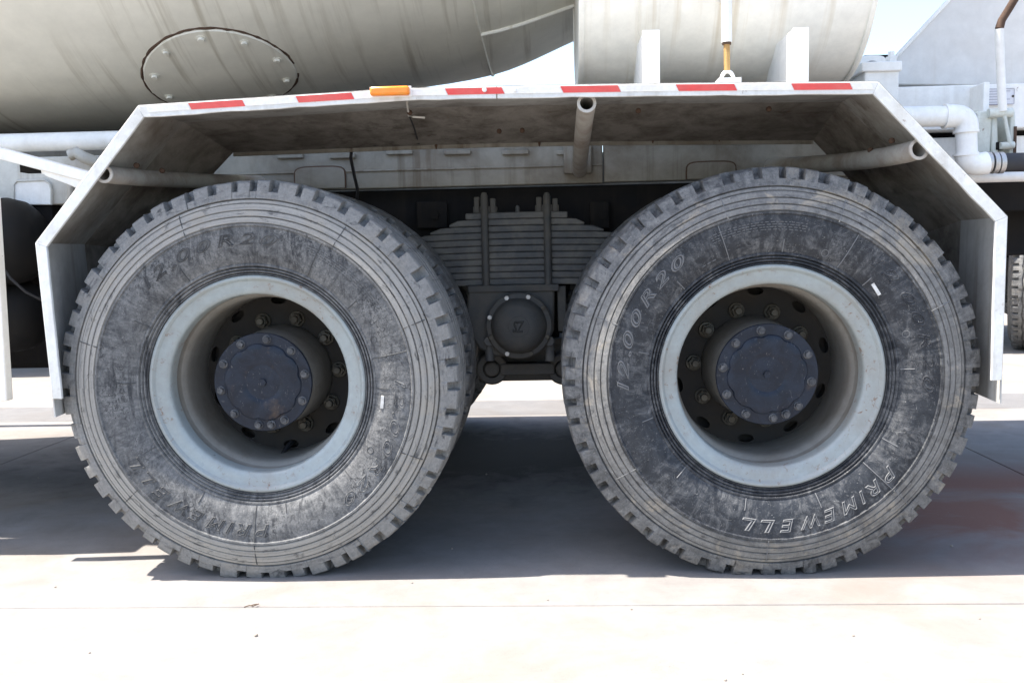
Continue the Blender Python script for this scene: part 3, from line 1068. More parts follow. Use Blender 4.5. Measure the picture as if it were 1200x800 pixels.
# brake line and wiring tied under the guard
MB().tube([P(404, 166, 0.60), P(440, 169, 0.60), P(470, 165, 0.60), P(492, 167, 0.60)], 0.006, 8).build('wiring', M['hose'], mudguard)
MB().tube([P(413, 165, 0.60), P(411, 185, 0.66), P(415, 205, 0.70), P(419, 222, 0.74), P(418, 238, 0.80)], 0.0055, 8).build('wiring', M['hose'], mudguard)
MB().tube([P(477, 120, 0.10), P(479, 136, 0.24), P(484, 137, 0.22), P(498, 138, 0.22)], 0.003, 6).build('cable_tie', M['white_dirty'], mudguard)
MB().tube([P(480, 137, 0.24), P(486, 152, 0.42), P(490, 166, 0.60)], 0.0025, 6).build('wiring', M['hose'], mudguard)
# drips along the lip
for px in (511, 765, 843, 918, 632, 1000):
    q = P(px, 168, YB - 0.005)
    MB().rev([(0.005, 0.006), (0.004, 0.0), (0.0015, -0.010)], 8, c=(q.x, YB - 0.004, back[4][1] - 0.004), axis='z', cap0=True, cap1=True).build('lip_bolt', M['rusty'], mudguard)

# ------------------------------------------------------------------ subframe panel and chassis rail
YP = 0.78
pa, pb = P(288, 172, YP), P(945, 216, YP)
zb = P(560, 218, YP).z
jx = P(707, 200, YP).x
subframe = empty('subframe', (0, YP, 1.13), truck)
MB().box((-4.2, YP, zb), (jx - 0.002, YP + 0.05, 1.30)).build('frame_panel', M['frame_panel'], subframe, bevel=0.004)
MB().box((jx + 0.002, YP - 0.004, zb + 0.002), (2.6, YP + 0.05, 1.30)).build('frame_panel', M['frame_panel'], subframe, bevel=0.004)
MB().box((-1.0, YP - 0.006, zb + 0.058), (jx - 0.004, YP - 0.0005, zb + 0.064)).build('seam_strip', M['frame_panel'], subframe, bevel=0.002)
for px in (340, 401, 468, 536, 604, 668):
    q = P(px, 178.5 if px > 420 else 183, YP - 0.01)
    MB().box((q.x - 0.046, YP - 0.016, q.z - 0.008), (q.x + 0.046, YP - 0.0005, q.z + 0.008)).build('hook_strip', M['frame_panel'], subframe, bevel=0.003)
q = P(676, 197, YP - 0.01)
MB().box((q.x - 0.045, YP - 0.03, q.z - 0.02), (q.x + 0.05, YP - 0.0005, q.z + 0.075)).build('tube_bracket', M['frame_panel'], subframe, bevel=0.004)
for px, w_, ztop in ((375, 0.175, 196), (833, 0.165, 190)):
    q = P(px, ztop, YP)
    pts = []
    for k in range(13):
        a = pi - pi * k / 12
        ex = 1 if cos(a) >= 0 else -1
        pts.append((q.x + w_ / 2 * ex * abs(cos(a)) ** 0.45, q.z - 0.035 + 0.035 * abs(sin(a)) ** 0.45))
    pts = [(pts[0][0], zb + 0.004)] + pts + [(pts[-1][0], zb + 0.004)]
    MB().prism(pts, YP - 0.010, YP - 0.0045).build('cover_plate', M['frame_panel'], subframe, bevel=0.002)
    MB().tube([Vector((x, YP - 0.006, z)) for x, z in pts], 0.004, 6).build('plate_edge', M['rusty'], subframe)
# main rails, dark
for yy in (0.82, 1.60):
    MB().box((-4.6, yy, 0.84), (2.6, yy + 0.085, zb - 0.004)).build('chassis_rail', M['chassis'], truck, bevel=0.008)
for xx in (-3.4, -1.9, -0.2, 1.1, 2.3):
    MB().box((xx - 0.06, 0.9, 0.88), (xx + 0.06, 1.62, 1.08)).build('cross_member', M['chassis'], truck, bevel=0.006)
MB().box((-4.3, 1.55, zb), (2.55, 1.72, 1.30)).build('far_subframe', M['frame_panel'], truck)
MB().tube([(-4.5, 1.25, 0.78), (-0.85, 1.25, 0.60)], 0.055, 16).build('drive_shaft', M['chassis'], truck)
MB().tube([(-0.55, 1.25, 0.60), (0.55, 1.25, 0.60)], 0.055, 16).build('drive_shaft', M['chassis'], truck)
for px0, px1 in ((489, 524), (692, 714)):
    a, b = P(px0, 268, 0.79), P(px1, 236, 0.79)
    MB().box((a.x, 0.785, a.z), (b.x, 0.818, b.z)).build('rail_bracket', M['chassis'], truck, bevel=0.004)
    MB().hexa(((a.x + b.x) / 2 + 0.01, (a.z + b.z) / 2), 0.016, 0.772, 0.786).build('bracket_bolt', M['chassis'], truck)

# ------------------------------------------------------------------ leaf spring pack
YS0, YS1 = 0.70, 0.79
spring = empty('leaf_spring', (-0.01, 0.745, 0.78), truck)
ztop = P(605, 248.5, YS0).z
zbot = P(600, 334, YS0).z
NL = 11
lt = (ztop - zbot) / NL
sx = P(606, 300, YS0).x
halfs = [P(665, 253, YS0).x - sx, P(685, 263, YS0).x - sx, P(708, 273, YS0).x - sx, 0.36, 0.42, 0.48, 0.53, 0.57, 0.60, 0.62, 0.62]
for k in range(NL):
    hl = halfs[k]
    z1 = ztop - k * lt
    z0 = z1 - lt + 0.0012
    n = 16
    upv, lov = [], []
    for i in range(n + 1):
        u = -1 + 2 * i / n
        x = sx + hl * u
        sag = 0.055 * (hl * u) ** 2 * 1.0
        tap = 0.0 if abs(u) < 0.86 or k == 0 else (abs(u) - 0.86) / 0.14 * lt * 0.62
        upv.append((x, z1 - sag - tap))
        lov.append((x, z0 - sag))
    jit_ = random.uniform(-0.004, 0.004)
    MB().prism(upv + lov[::-1], YS0 + jit_, YS1 + jit_).build('leaf', M['spring'], spring, bevel=0.0035)
for px in (569, 642):
    q = P(px, 300, YS0 - 0.012)
    zt = P(px, 226, YS0 - 0.012).z
    MB().tube([(q.x, YS0 - 0.012, zbot - 0.01), (q.x, YS0 - 0.012, zt - 0.012), (q.x, YS0 - 0.010, zt)], [0.0125, 0.0125, 0.008], 14).build('u_bolt', M['saddle'], spring)
    for s_ in (-1, 1):
        MB().box((q.x + s_ * 0.027 - 0.009, YS0 + 0.0, ztop - 0.001), (q.x + s_ * 0.027 + 0.009, YS0 + 0.05, zt - 0.012 - 0.006 * (s_ > 0))).build('clamp_lug', M['saddle'], spring, bevel=0.003)
    MB().box((q.x - 0.04, YS0 + 0.004, ztop - 0.001), (q.x + 0.04, YS1, ztop + 0.022)).build('clamp_plate', M['saddle'], spring, bevel=0.003)
q = P(606, 241, YS0)
MB().rev([(0.008, 0), (0.007, 0.02), (0.003, 0.026)], 10, c=(q.x, YS0 + 0.03, ztop - 0.002), axis='z', cap1=True).build('centre_bolt', M['spring'], spring)

# saddle, trunnion cap, clamp bolts, torque rods
tq = P(608, 382, 0.64)
saddle = MB()
zt = zbot - 0.001
xl_, xr_ = P(549, 340, 0.68).x, P(650, 340, 0.68).x
zlow = P(600, 418, 0.68).z
saddle.prism([(xl_, zt), (xr_, zt), (xr_ - 0.004, zlow + 0.09), (xr_ - 0.03, zlow + 0.03), (xr_ - 0.09, zlow), (xl_ + 0.09, zlow), (xl_ + 0.03, zlow + 0.03), (xl_ - 0.0, zt - 0.16), (xl_ - 0.012, zt - 0.10)], 0.68, 0.83)
sad = saddle.build('spring_saddle', M['saddle'], truck, bevel=0.008)
a, b = P(653, 335, 0.70), P(664, 388, 0.70)
MB().box((a.x, 0.70, b.z), (b.x, 0.80, a.z)).build('saddle_web', M['saddle'], sad, bevel=0.004)
a, b = P(548, 335, 0.672), P(655, 341, 0.672)
MB().box((a.x, 0.672, b.z), (b.x, 0.80, a.z)).build('saddle_plate', M['saddle'], sad, bevel=0.003)
tc = (tq.x, 0.0, tq.z)
trun = MB().rev([(0.112, 0.685), (0.112, 0.652), (0.108, 0.648), (0.094, 0.647), (0.092, 0.642), (0.087, 0.628), (0.078, 0.616), (0.064, 0.608), (0.045, 0.604), (0.02, 0.603)], 56, c=tc, cap1=True).build('trunnion_cap', M['saddle'], truck, ang=40)
for px, py in ((571, 371), (592, 345), (620, 345), (640, 358), (643, 395), (595, 413), (622, 413), (573, 396)):
    d = (P(px, py, 0.648) - Vector((tq.x, 0.648, tq.z)))
    d.y = 0
    d = d.normalized() * 0.102
    bright = (px, py) in ((571, 371), (595, 413), (592, 345), (620, 345))
    MB().hexa((tq.x + d.x, tq.z + d.z), 0.0085, 0.650, 0.640, random.random()).build('cap_bolt', M['nut'] if not bright else M['steel'], trun, bevel=0.001)
vv, ff = text_mesh('SZ', 1.0, 0.035, 0.25)
x0, x1 = min(v.x for v in vv), max(v.x for v in vv)
y0, y1 = min(v.y for v in vv), max(v.y for v in vv)
em = MB().add([Vector((tq.x + 0.040 * ((v.x - x0) / (x1 - x0) - 0.5), 0.6025 - v.z * 0.05, tq.z + 0.040 * ((v.y - y0) / (y1 - y0) - 0.5))) for v in vv], ff)
em.tube([(tq.x + 0.034 * cos(k * pi / 16), 0.6048, tq.z + 0.034 * sin(k * pi / 16)) for k in range(33)], 0.0022, 6)
em.build('emblem', M['saddle'], trun)
for px in (573, 644):
    q = P(px, 405, 0.66)
    MB().hexa((q.x, q.z + 0.015), 0.018, 0.66, 0.70).build('clamp_bolt', M['spring'], sad, bevel=0.002)
    MB().rev([(0.016, -0.05), (0.016, 0.02)], 14, c=(q.x, 0.69, q.z - 0.004), axis='z', cap0=True, cap1=True).build('clamp_stud', M['spring'], sad)
rod = MB()
for px in (577, 660):
    q = P(px, 431, 0.78)
    rod.rev([(0.030, 0.745), (0.052, 0.745), (0.056, 0.755), (0.056, 0.82), (0.030, 0.82)], 32, closed=True, c=(q.x, 0, q.z))
    rod.rev([(0.020, 0.735), (0.027, 0.74), (0.029, 0.83)], 20, c=(q.x, 0, q.z), cap0=True, cap1=True)
a, b = P(577, 431, 0.78), P(660, 431, 0.78)
rod.box((a.x + 0.03, 0.74, a.z - 0.022), (b.x - 0.03, 0.80, a.z + 0.018))
rod.box((a.x - 0.05, 0.80, a.z - 0.05), (b.x + 0.05, 1.0, a.z + 0.10))
rod.build('torque_rod', M['saddle'], truck, bevel=0.004)
# trunnion shaft and bracket behind
MB().tube([(tq.x, 0.80, tq.z), (tq.x, 1.70, tq.z)], 0.07, 18).build('trunnion_shaft', M['chassis'], truck)
MB().prism([(tq.x - 0.22, 0.95), (tq.x + 0.22, 0.95), (tq.x + 0.12, tq.z - 0.12), (tq.x - 0.12, tq.z - 0.12)], 0.83, 0.90).build('trunnion_bracket', M['chassis'], truck)

# far-side mudguard, seen from below only as shade
fg = [(x, z) for x, z in front]
MB().sheet(v3(fg, 2.50), v3(fg, 1.86), [n * 0.004 for n in outward(front)]).build('far_mudguard', M['fender'], truck)

# ------------------------------------------------------------------ mixing drum
ax0 = Vector((-0.5, 1.25, 2.70))
adir = Vector((cos(radians(9)), 0, sin(radians(9))))
anor = Vector((-adir.z, 0, adir.x))
bot = [P(-400, 158, 1.30), P(0, 161, 1.30), P(140, 156, 1.30), P(300, 132, 1.30), P(410, 110, 1.30), P(577, 83, 1.30), P(680, 40, 1.30)]
prof = []
for b in bot:
    d = b - ax0
    prof.append((-(d.dot(anor)) + 0.006, d.dot(adir)))
prof.sort(key=lambda t: t[1])
s_end = prof[-1][1]
prof = [(0.25, prof[0][1] - 0.75), (0.62, prof[0][1] - 0.55)] + prof + [(0.98, s_end + 0.45), (0.75, s_end + 0.85), (0.50, s_end + 1.1)]


def cat(pl, k=6):
    out = []
    for i in range(len(pl) - 1):
        p0, p1, p2, p3 = pl[max(i - 1, 0)], pl[i], pl[i + 1], pl[min(i + 2, len(pl) - 1)]
        for j in range(k):
            t = j / k
            # radius interpolated smoothly along a linear station
            m1 = (p2[0] - p0[0]) / max(1e-6, p2[1] - p0[1])
            m2 = (p3[0] - p1[0]) / max(1e-6, p3[1] - p1[1])
            h_ = p2[1] - p1[1]
            r = (2 * t ** 3 - 3 * t ** 2 + 1) * p1[0] + (t ** 3 - 2 * t ** 2 + t) * h_ * m1 + (-2 * t ** 3 + 3 * t ** 2) * p2[0] + (t ** 3 - t ** 2) * h_ * m2
            out.append((r, p1[1] + t * h_))
    return out + [pl[-1]]


prof_s = cat(prof)


def drum_r(s):
    for (r0, s0), (r1, s1) in zip(prof_s[:-1], prof_s[1:]):
        if s0 <= s <= s1:
            return r0 + (r1 - r0) * (s - s0) / (s1 - s0)
    return prof_s[-1][0]


def drum_pt(s, a, lift=0.0):
    """a = 0 straight down, positive towards the camera side"""
    r = drum_r(s) + lift
    return ax0 + adir * s + (-anor * cos(a) + Vector((0, -1, 0)) * sin(a)) * r


def drum_hit(px, py):
    d = (RM @ Vector(((px - 600) / FPX, 1.0, (400 - py) / FPX))).normalized()
    t = 1.5
    while t < 6:
        q = CAM + d * t - ax0
        s = q.dot(adir)
        rad = (q - adir * s).length
        if rad < drum_r(s):
            w = q - adir * s
            return s, math.atan2(-w.y, -w.dot(anor))
        t += 0.002
    return None


n = 128
vv, ff = [], []
for r, s in prof_s:
    for k in range(n):
        vv.append(drum_pt(s, 2 * pi * k / n))
L = len(prof_s)
for i in range(L - 1):
    for k in range(n):
        k2 = (k + 1) % n
        ff.append((i * n + k, i * n + k2, (i + 1) * n + k2, (i + 1) * n + k))
ff += [tuple(range(n)), tuple((L - 1) * n + k for k in range(n))]
drum = MB().add(vv, ff).build('mixing_drum', M['drum'], truck, ax0)
# welded seam round the drum and a weld bead along the cone
hs = drum_hit(563, 40)
s_seam = hs[0] if hs else 0.2
MB().tube([drum_pt(s_seam, -1.2 + 3.2 * k / 60, 0.001) for k in range(61)], 0.006, 6).build('weld_seam', M['drum'], drum)
h1, h2 = drum_hit(563, 40), drum_hit(672, 6)
if h1 and h2:
    MB().tube([drum_pt(h1[0] + (h2[0] - h1[0]) * t, h1[1] + (h2[1] - h1[1]) * t, 0.003) for t in [i / 10 for i in range(-0, 14)]], 0.007, 8).build('weld_bead', M['tank'], drum)
# hatch cover with bolts
hc = drum_hit(260, 92)
hs_, ha = hc
hr = 0.262
n, rr_ = 56, [1.0, 0.985, 0.75, 0.5, 0.25]
vv, ff = [], []
for j, q in enumerate(rr_):
    for k in range(n):
        a = 2 * pi * k / n
        vv.append(drum_pt(hs_ + hr * q * cos(a), ha + hr * q * sin(a) / drum_r(hs_), 0.001 if j == 0 else 0.006))
vv.append(drum_pt(hs_, ha, 0.006))
for j in range(len(rr_) - 1):
    for k in range(n):
        k2 = (k + 1) % n
        ff.append((j * n + k, j * n + k2, (j + 1) * n + k2, (j + 1) * n + k))
for k in range(n):
    ff.append(((len(rr_) - 1) * n + k, (len(rr_) - 1) * n + (k + 1) % n, len(vv) - 1))
MB().add(vv, ff).build('hatch_cover', M['drum'], drum)
rh = random.Random(8)
MB().tube([drum_pt(hs_ + (hr + 0.004 + rh.uniform(-0.002, 0.002)) * cos(2 * pi * k / 96), ha + (hr + 0.004 + rh.uniform(-0.002, 0.002)) * sin(2 * pi * k / 96) / drum_r(hs_), -0.001) for k in range(93)],
          [rh.uniform(0.0022, 0.0060) for k in range(93)], 6).build('hatch_gap', M['rusty'], drum)
for k in range(10):
    a = 2 * pi * (k + 0.35) / 10
    q0 = drum_pt(hs_ + 0.225 * cos(a), ha + 0.225 * sin(a) / drum_r(hs_), 0.004)
    q1 = drum_pt(hs_ + 0.225 * cos(a), ha + 0.225 * sin(a) / drum_r(hs_), 0.016)
    MB().tube([q0, q0.lerp(q1, 0.3), q0.lerp(q1, 0.31), q1], [0.017, 0.017, 0.0115, 0.010], 10).build('hatch_bolt', M['drum'], drum)

# ------------------------------------------------------------------ water tank on the mudguard
TY, TZ, TR = 0.585, 1.775, 0.385
tx0, tx1 = P(678, 50, 0.32).x, P(1020, 40, 0.32).x
wt = MB().rev([(0.05, tx0 + 0.012), (TR * 0.8, tx0 + 0.008), (TR - 0.012, tx0 + 0.004), (TR, tx0 + 0.010), (TR, tx0 + 0.03), (TR, (tx0 + tx1) / 2),
               (TR, tx1 - 0.03), (TR, tx1 - 0.010), (TR - 0.012, tx1 - 0.004), (TR * 0.8, tx1 - 0.008), (0.05, tx1 - 0.012)], 96, c=(0, TY, TZ), axis='x', cap0=True, cap1=True).build('water_tank', M['tank'], truck)
for xx in (tx0 + 0.008, tx1 - 0.008):
    MB().rev([(TR + 0.004, xx - 0.008), (TR + 0.006, xx - 0.004), (TR + 0.006, xx + 0.004), (TR + 0.004, xx + 0.008), (TR - 0.01, xx)], 96, closed=True, c=(0, TY, TZ), axis='x').build('end_rim', M['tank'], wt)
MB().rev([(TR + 0.0015, -0.003), (TR + 0.0025, 0), (TR + 0.0015, 0.003), (TR - 0.01, 0)], 96, closed=True, c=(P(748, 60, 0.3).x, TY, TZ), axis='x').build('tank_seam', M['tank'], wt)
for px0, px1, py in ((753.5, 773, 35), (929.5, 948, 32)):
    yb0 = 0.13
    a, b = P(px0, 97, yb0), P(px1, py, yb0)
    zf = max(top_z(a.x), top_z(b.x)) + 0.003
    mb = MB().box((a.x, yb0, zf), (b.x, yb0 + 0.012, b.z))
    pl = [(yb0 + 0.012, 1.30), (yb0 + 0.012, b.z)]
    # web plate reaching back to the tank shell
    web = []
    for k in range(9):
        z = b.z - (b.z - 1.42) * k / 8
        dy = sqrt(max(0.0, TR ** 2 - (TZ - z) ** 2)) if TZ - z < TR else 0
        web.append((TY - dy + 0.004, z))
    web.append((0.55, zf))
    poly = [(yb0 + 0.012, zf)] + [(yb0 + 0.012, b.z)] + web
    xm = a.x + 0.003
    vv = [(xm, y, z) for y, z in poly] + [(xm + 0.006, y, z) for y, z in poly]
    k = len(poly)
    ff = [tuple(range(k)), tuple(range(2 * k - 1, k - 1, -1))] + [(i, (i + 1) % k, k + (i + 1) % k, k + i) for i in range(k)]
    mb.add(vv, ff)
    mb.build('tank_bracket', M['white'], wt)
# sight tube and drain rod with an eye
q0, q1 = P(851.5, -20, 0.16), P(851.5, 50, 0.16)
MB().tube([q0, q1], 0.0145, 16).build('sight_tube', M['white'], wt)
MB().tube([q1 + Vector((0, 0, 0.001)), q1 - Vector((0, 0, 0.006))], 0.0125, 14).build('tube_ferrule', M['rusty'], wt)
q2 = P(852, 83, 0.16)
MB().tube([q1, q2], 0.0085, 12).build('drain_rod', M['brass'], wt)
eye = P(852.5, 95, 0.16)
MB().tube([eye + Vector((0.017 * cos(a), 0, 0.026 * sin(a) + 0.0)) for a in [pi * k / 12 for k in range(13)]] , 0.0052, 10).build('drain_eye', M['white'], wt)
MB().tube([q0 + Vector((0, 0, -0.02)), q0 + Vector((0, 0.1, -0.02))], 0.01, 10).build('sight_elbow', M['white'], wt)
MB().box((eye.x - 0.03, 0.12, top_z(eye.x) + 0.003), (eye.x + 0.03, 0.2, max(eye.z + 0.002, top_z(eye.x) + 0.012))).build('eye_foot', M['white'], wt)

# ------------------------------------------------------------------ rear end: pedestal, hopper, frame, pipe and valve
YR = 0.62
def zz(py, Y, px=1120):
    return P(px, py, Y).z


ped = MB()
a, b = P(1013, 112, 0.50), P(1054, 72, 0.50)
ped.box((a.x, 0.50, 1.28), (b.x, 0.72, b.z - 0.028))
ped.box((a.x - 0.012, 0.49, b.z - 0.030), (b.x + 0.006, 0.74, b.z))
ped = ped.build('drum_pedestal', M['white'], truck, bevel=0.004)
q = P(1047, 70, 0.52)
MB().hexa((q.x, 0.52), 0.0, 0, 0.001) if False else None
MB().rev([(0.017, 0.0), (0.017, 0.022), (0.010, 0.024), (0.010, 0.038)], 6, c=(q.x, 0.54, b.z - 0.001), axis='z', cap0=True, cap1=True).build('pedestal_bolt', M['white'], ped)
q = P(1022, 75, 0.70)
vv, ff = plate_with_holes([(q.x + 0.045 * (1 if cos(t) > 0 else -1) * abs(cos(t)) ** 0.6, q.z + 0.027 * (1 if sin(t) > 0 else -1) * abs(sin(t)) ** 0.6) for t in [2 * pi * k / 32 for k in range(32)]],
                          [[(q.x + 0.021 * cos(t), q.z + 0.0105 * sin(t)) for t in [2 * pi * k / 20 for k in range(20)]]], 0.70, 0.73)
MB().add(vv, ff).build('lifting_eye', M['white'], ped)
a, b = P(1010, 82, 0.76), P(1040, 66, 0.76)
MB().box((a.x, 0.735, 1.30), (b.x, 0.78, b.z)).build('eye_backing', M['chassis'], ped)

# hopper: a sloped sheet-metal body
YH = 0.95
hp = [P(1036, 82, YH), P(1112, 0, YH), P(1160, -52, YH), P(1500, -52, YH), P(1500, 103, YH), P(1036, 100, YH)]
hm = MB().prism([(v.x, v.z) for v in hp], YH, 1.9)
for k in range(6, 12):
    hm.v[k].x += 0.75
hop = hm.build('hopper', M['hopper'], truck, bevel=0.006)
MB().tube([P(1036, 82, YH - 0.004), P(1112, 0, YH - 0.004), P(1160, -52, YH - 0.004)], 0.007, 8).build('hopper_rim', M['white'], hop)
# frame beams
z0, z1 = zz(152, 0.66), zz(100, 0.66)
MB().box((P(1040, 130, 0.66).x, 0.66, z0), (2.6, 0.90, z1)).build('rear_beam', M['white'], truck, bevel=0.004)
z0, z1 = zz(204, 0.70), zz(161, 0.70)
MB().box((P(1060, 180, 0.70).x, 0.70, z0), (2.6, 0.775, z1)).build('rear_beam', M['white'], truck, bevel=0.004)
zt_ = zz(207, 0.60, 1150)
MB().tube([(P(1100, 207, 0.60).x, 0.64, zt_), (2.6, 0.64, zt_)], 0.017, 14).build('rear_rail', M['white'], truck)
MB().box((P(1060, 156, 0.72).x, 0.74, zz(165, 0.72)), (2.6, 0.86, zz(150, 0.72))).build('rear_gap_bar', M['chassis'], truck)
MB().box((P(1090, 230, 0.72).x, 0.70, zz(249, 0.72)), (2.6, 0.80, zz(211, 0.72) - 0.002)).build('rear_cross_bar', M['chassis'], truck, bevel=0.004)

# white water pipe, elbow, hose
YW = 0.42
pr = 0.0305
def vp(px, py):
    return P(px, py, YW)


pts = [vp(1040, 137.5), vp(1108, 136.5)]
water = MB().tube(pts, pr, 24).build('water_pipe', M['white'], truck)
ev = [vp(1112, 136.5)] + bend(vp(1118, 136.5), vp(1133, 136), vp(1132.5, 152)) + [vp(1132.5, 156)]
MB().tube([vp(1108, 136.5)] + ev, pr * 1.12, 24).build('pipe_elbow', M['white'], water, ang=50)
MB().tube([vp(1132, 154), vp(1133, 184)], pr, 24).build('pipe_riser', M['white'], water)
MB().tube([vp(1132.5, 180)] + bend(vp(1133, 184), vp(1134, 194), vp(1150, 192)) + [vp(1156, 191)], pr * 1.1, 24).build('pipe_elbow', M['white'], water, ang=50)
for p0, p1 in ((vp(1106, 136.5), vp(1109, 136.5)), (vp(1132, 153), vp(1132, 156)), (vp(1132, 180), vp(1132, 183))):
    MB().tube([p0, p1], pr * 1.2, 24).build('pipe_collar', M['white'], water)
hose = MB().tube([vp(1153, 191), vp(1180, 190.5), vp(1260, 189)], pr * 0.92, 24).build('water_hose', M['hose'], water)
for px in (1156, 1164, 1171):
    MB().tube([vp(px - 2, 191), vp(px + 3.5, 190.7)], pr * 1.06, 24).build('hose_clamp', M['steel'], water)

# valve with a lever, plate beside it
YV = 0.50
val = MB()
a, b = P(1149, 190, YV), P(1186, 135, YV)
val.box((a.x, YV + 0.10, a.z), (b.x + 0.01, YV + 0.13, b.z + 0.03))
valve = val.build('valve_body', M['valve_green'], truck, bevel=0.004)
for px in (1152, 1167, 1188):
    tp, bt = P(px + (3 if px < 1160 else -1), 130, YV), P(px, 190, YV)
    th = 0.006
    mb = MB()
    w_ = 0.022 if px < 1160 else 0.008
    mb.prism([(tp.x - w_, tp.z), (tp.x + w_, tp.z), (bt.x + w_, bt.z + 0.02), (bt.x + w_ * 0.6, bt.z), (bt.x - w_ * 0.6, bt.z), (bt.x - w_ - 0.006, bt.z + 0.03)], YV, YV + 0.10)
    mb.build('valve_cheek', M['valve_green'], valve, bevel=0.006)
MB().tube([P(1158, 133, YV - 0.01), P(1186, 132, YV - 0.01)], 0.014, 14).build('pivot_pin', M['valve_green'], valve)
MB().tube([P(1177, 136, YV - 0.015), P(1184, 171, YV - 0.015)], 0.006, 10).build('link_rod', M['valve_green'], valve)
MB().tube([P(1172, 171, YV - 0.01), P(1188, 170, YV - 0.01)], 0.011, 12).build('link_pin', M['valve_green'], valve)
MB().tube([P(1161, 187, YV - 0.01), P(1180, 187, YV - 0.01)], 0.013, 12).build('valve_shaft', M['valve_green'], valve)
q = P(1168, 172, YV + 0.02)
MB().box((q.x - 0.012, YV - 0.005, q.z - 0.012), (q.x + 0.012, YV + 0.03, q.z + 0.012)).build('valve_port', M['chassis'], valve, bevel=0.003)
q = P(1190, 160, YV)
MB().box((q.x - 0.006, YV - 0.004, q.z - 0.055), (q.x + 0.002, YV + 0.02, q.z + 0.03)).build('rust_edge', M['rusty'], valve)
lev = [P(1175, 130, YV - 0.02), P(1172.5, 80, YV - 0.04), P(1171, 34, YV - 0.05)]
MB().tube(lev, 0.0125, 14).build('lever', M['white'], valve)
MB().tube([lev[-1], P(1174, 24, YV - 0.05), P(1184, 8, YV - 0.06), P(1197, -14, YV - 0.07)], [0.0125, 0.0115, 0.0115, 0.0115], 12).build('lever_handle', M['rusty'], valve)
a, b = P(1142, 142, 0.62), P(1150, 100, 0.62)
MB().box((a.x, 0.56, zz(190, 0.62)), (b.x, 0.66, b.z)).build('valve_bracket', M['white'], valve, bevel=0.003)
a, b = P(1155, 123, 0.645), P(1190, 103, 0.645)
plate = MB().box((a.x, 0.650, a.z), (b.x, 0.6595, b.z)).build('name_plate', M['plate'], truck, bevel=0.002)
w_ = 0.0022
for lo, hi in (((a.x, a.z), (b.x, a.z + w_)), ((a.x, b.z - w_), (b.x, b.z)), ((a.x, a.z + w_), (a.x + w_, b.z - w_)), ((b.x - w_, a.z + w_), (b.x, b.z - w_))):
    MB().box((lo[0] + 0.001, 0.648, lo[1] + 0.0005), (hi[0] - 0.001, 0.6502, hi[1] - 0.0005)).build('plate_border', M['plate_print'], plate)
for k in range(6):
    z = b.z - 0.009 - k * 0.0085
    MB().box((a.x + 0.008, 0.649, z - 0.0008), (b.x - 0.014 - 0.012 * (k % 3), 0.6502, z + 0.0008)).build('plate_line', M['plate_print'], plate)
for xx in (a.x + 0.005, b.x - 0.005):
    MB().rev([(0.004, 0.650), (0.003, 0.646)], 10, c=(xx, 0, (a.z + b.z) / 2), cap1=True).build('plate_screw', M['nut'], plate)

# ------------------------------------------------------------------ left of the mudguard
YL = 0.45
MB().tube([P(-200, 171, 0.66), P(0, 168, 0.66), P(190, 163, 0.66)], 0.031, 24).build('drum_pipe', M['white'], truck)
# slanted stay of folded sheet and the piece welded under it
st = [P(-60, 157, 0.30), P(112, 209, 0.30), P(112, 222, 0.30), P(90, 208, 0.30), P(-60, 178, 0.30)]
MB().prism([(v.x, v.z) for v in [P(-60, 156, 0.30), P(0, 173, 0.30), P(125, 207, 0.30), P(125, 220, 0.30), P(0, 187, 0.30), P(-60, 172, 0.30)]], 0.30, 0.36).build('side_stay', M['white'], truck, bevel=0.004)
MB().prism([(v.x, v.z) for v in [P(50, 200, 0.33), P(125, 218, 0.33), P(95, 217, 0.33), P(92, 216, 0.33), P(51, 204, 0.33)]], 0.32, 0.355).build('stay_gusset', M['white'], truck)
MB().prism([(v.x, v.z) for v in [P(50, 199, 0.31), P(108, 211, 0.31), P(104, 228, 0.31), P(84, 218, 0.31), P(52, 206, 0.31)]], 0.31, 0.35).build('stay_gusset', M['white'], truck, bevel=0.003)
a, b = P(30, 203, 0.40), P(51, 191, 0.40)
MB().box((a.x, 0.37, a.z), (b.x, 0.42, b.z)).build('stay_block', M['chassis'], truck)
# white side box with a rounded door, dark skirt under it
a, b = P(-80, 236, 0.62), P(118, 182, 0.62)
sb = MB().box((a.x, 0.62, a.z - 0.02), (b.x, 0.77, b.z)).build('side_panel', M['white_dirty'], truck, bevel=0.004)
dq = [P(16, 240, 0.61), P(16, 216, 0.61), P(20, 212, 0.61), P(52, 211, 0.61), P(58, 215, 0.61), P(60, 222, 0.61), P(60, 240, 0.61)]
MB().prism([(v.x, v.z) for v in dq], 0.612, 0.622).build('panel_door', M['white'], sb, bevel=0.003)
MB().tube(dq[:], 0.004, 6).build('door_edge', M['white_dirty'], sb)
a, b = P(-80, 300, 0.63), P(60, 234, 0.63)
MB().box((a.x, 0.63, a.z), (b.x, 0.77, b.z)).build('skirt_panel', M['chassis'], truck, bevel=0.004)
MB().tube([P(82, 182, 0.56), P(90, 179, 0.56), P(97, 184, 0.56), P(112, 190, 0.58)], 0.019, 14).build('pipe_bend', M['white_dirty'], truck)
MB().tube([P(84, 206, 0.56), P(82, 236, 0.56)], 0.012, 10).build('pipe_drop', M['white_dirty'], truck)
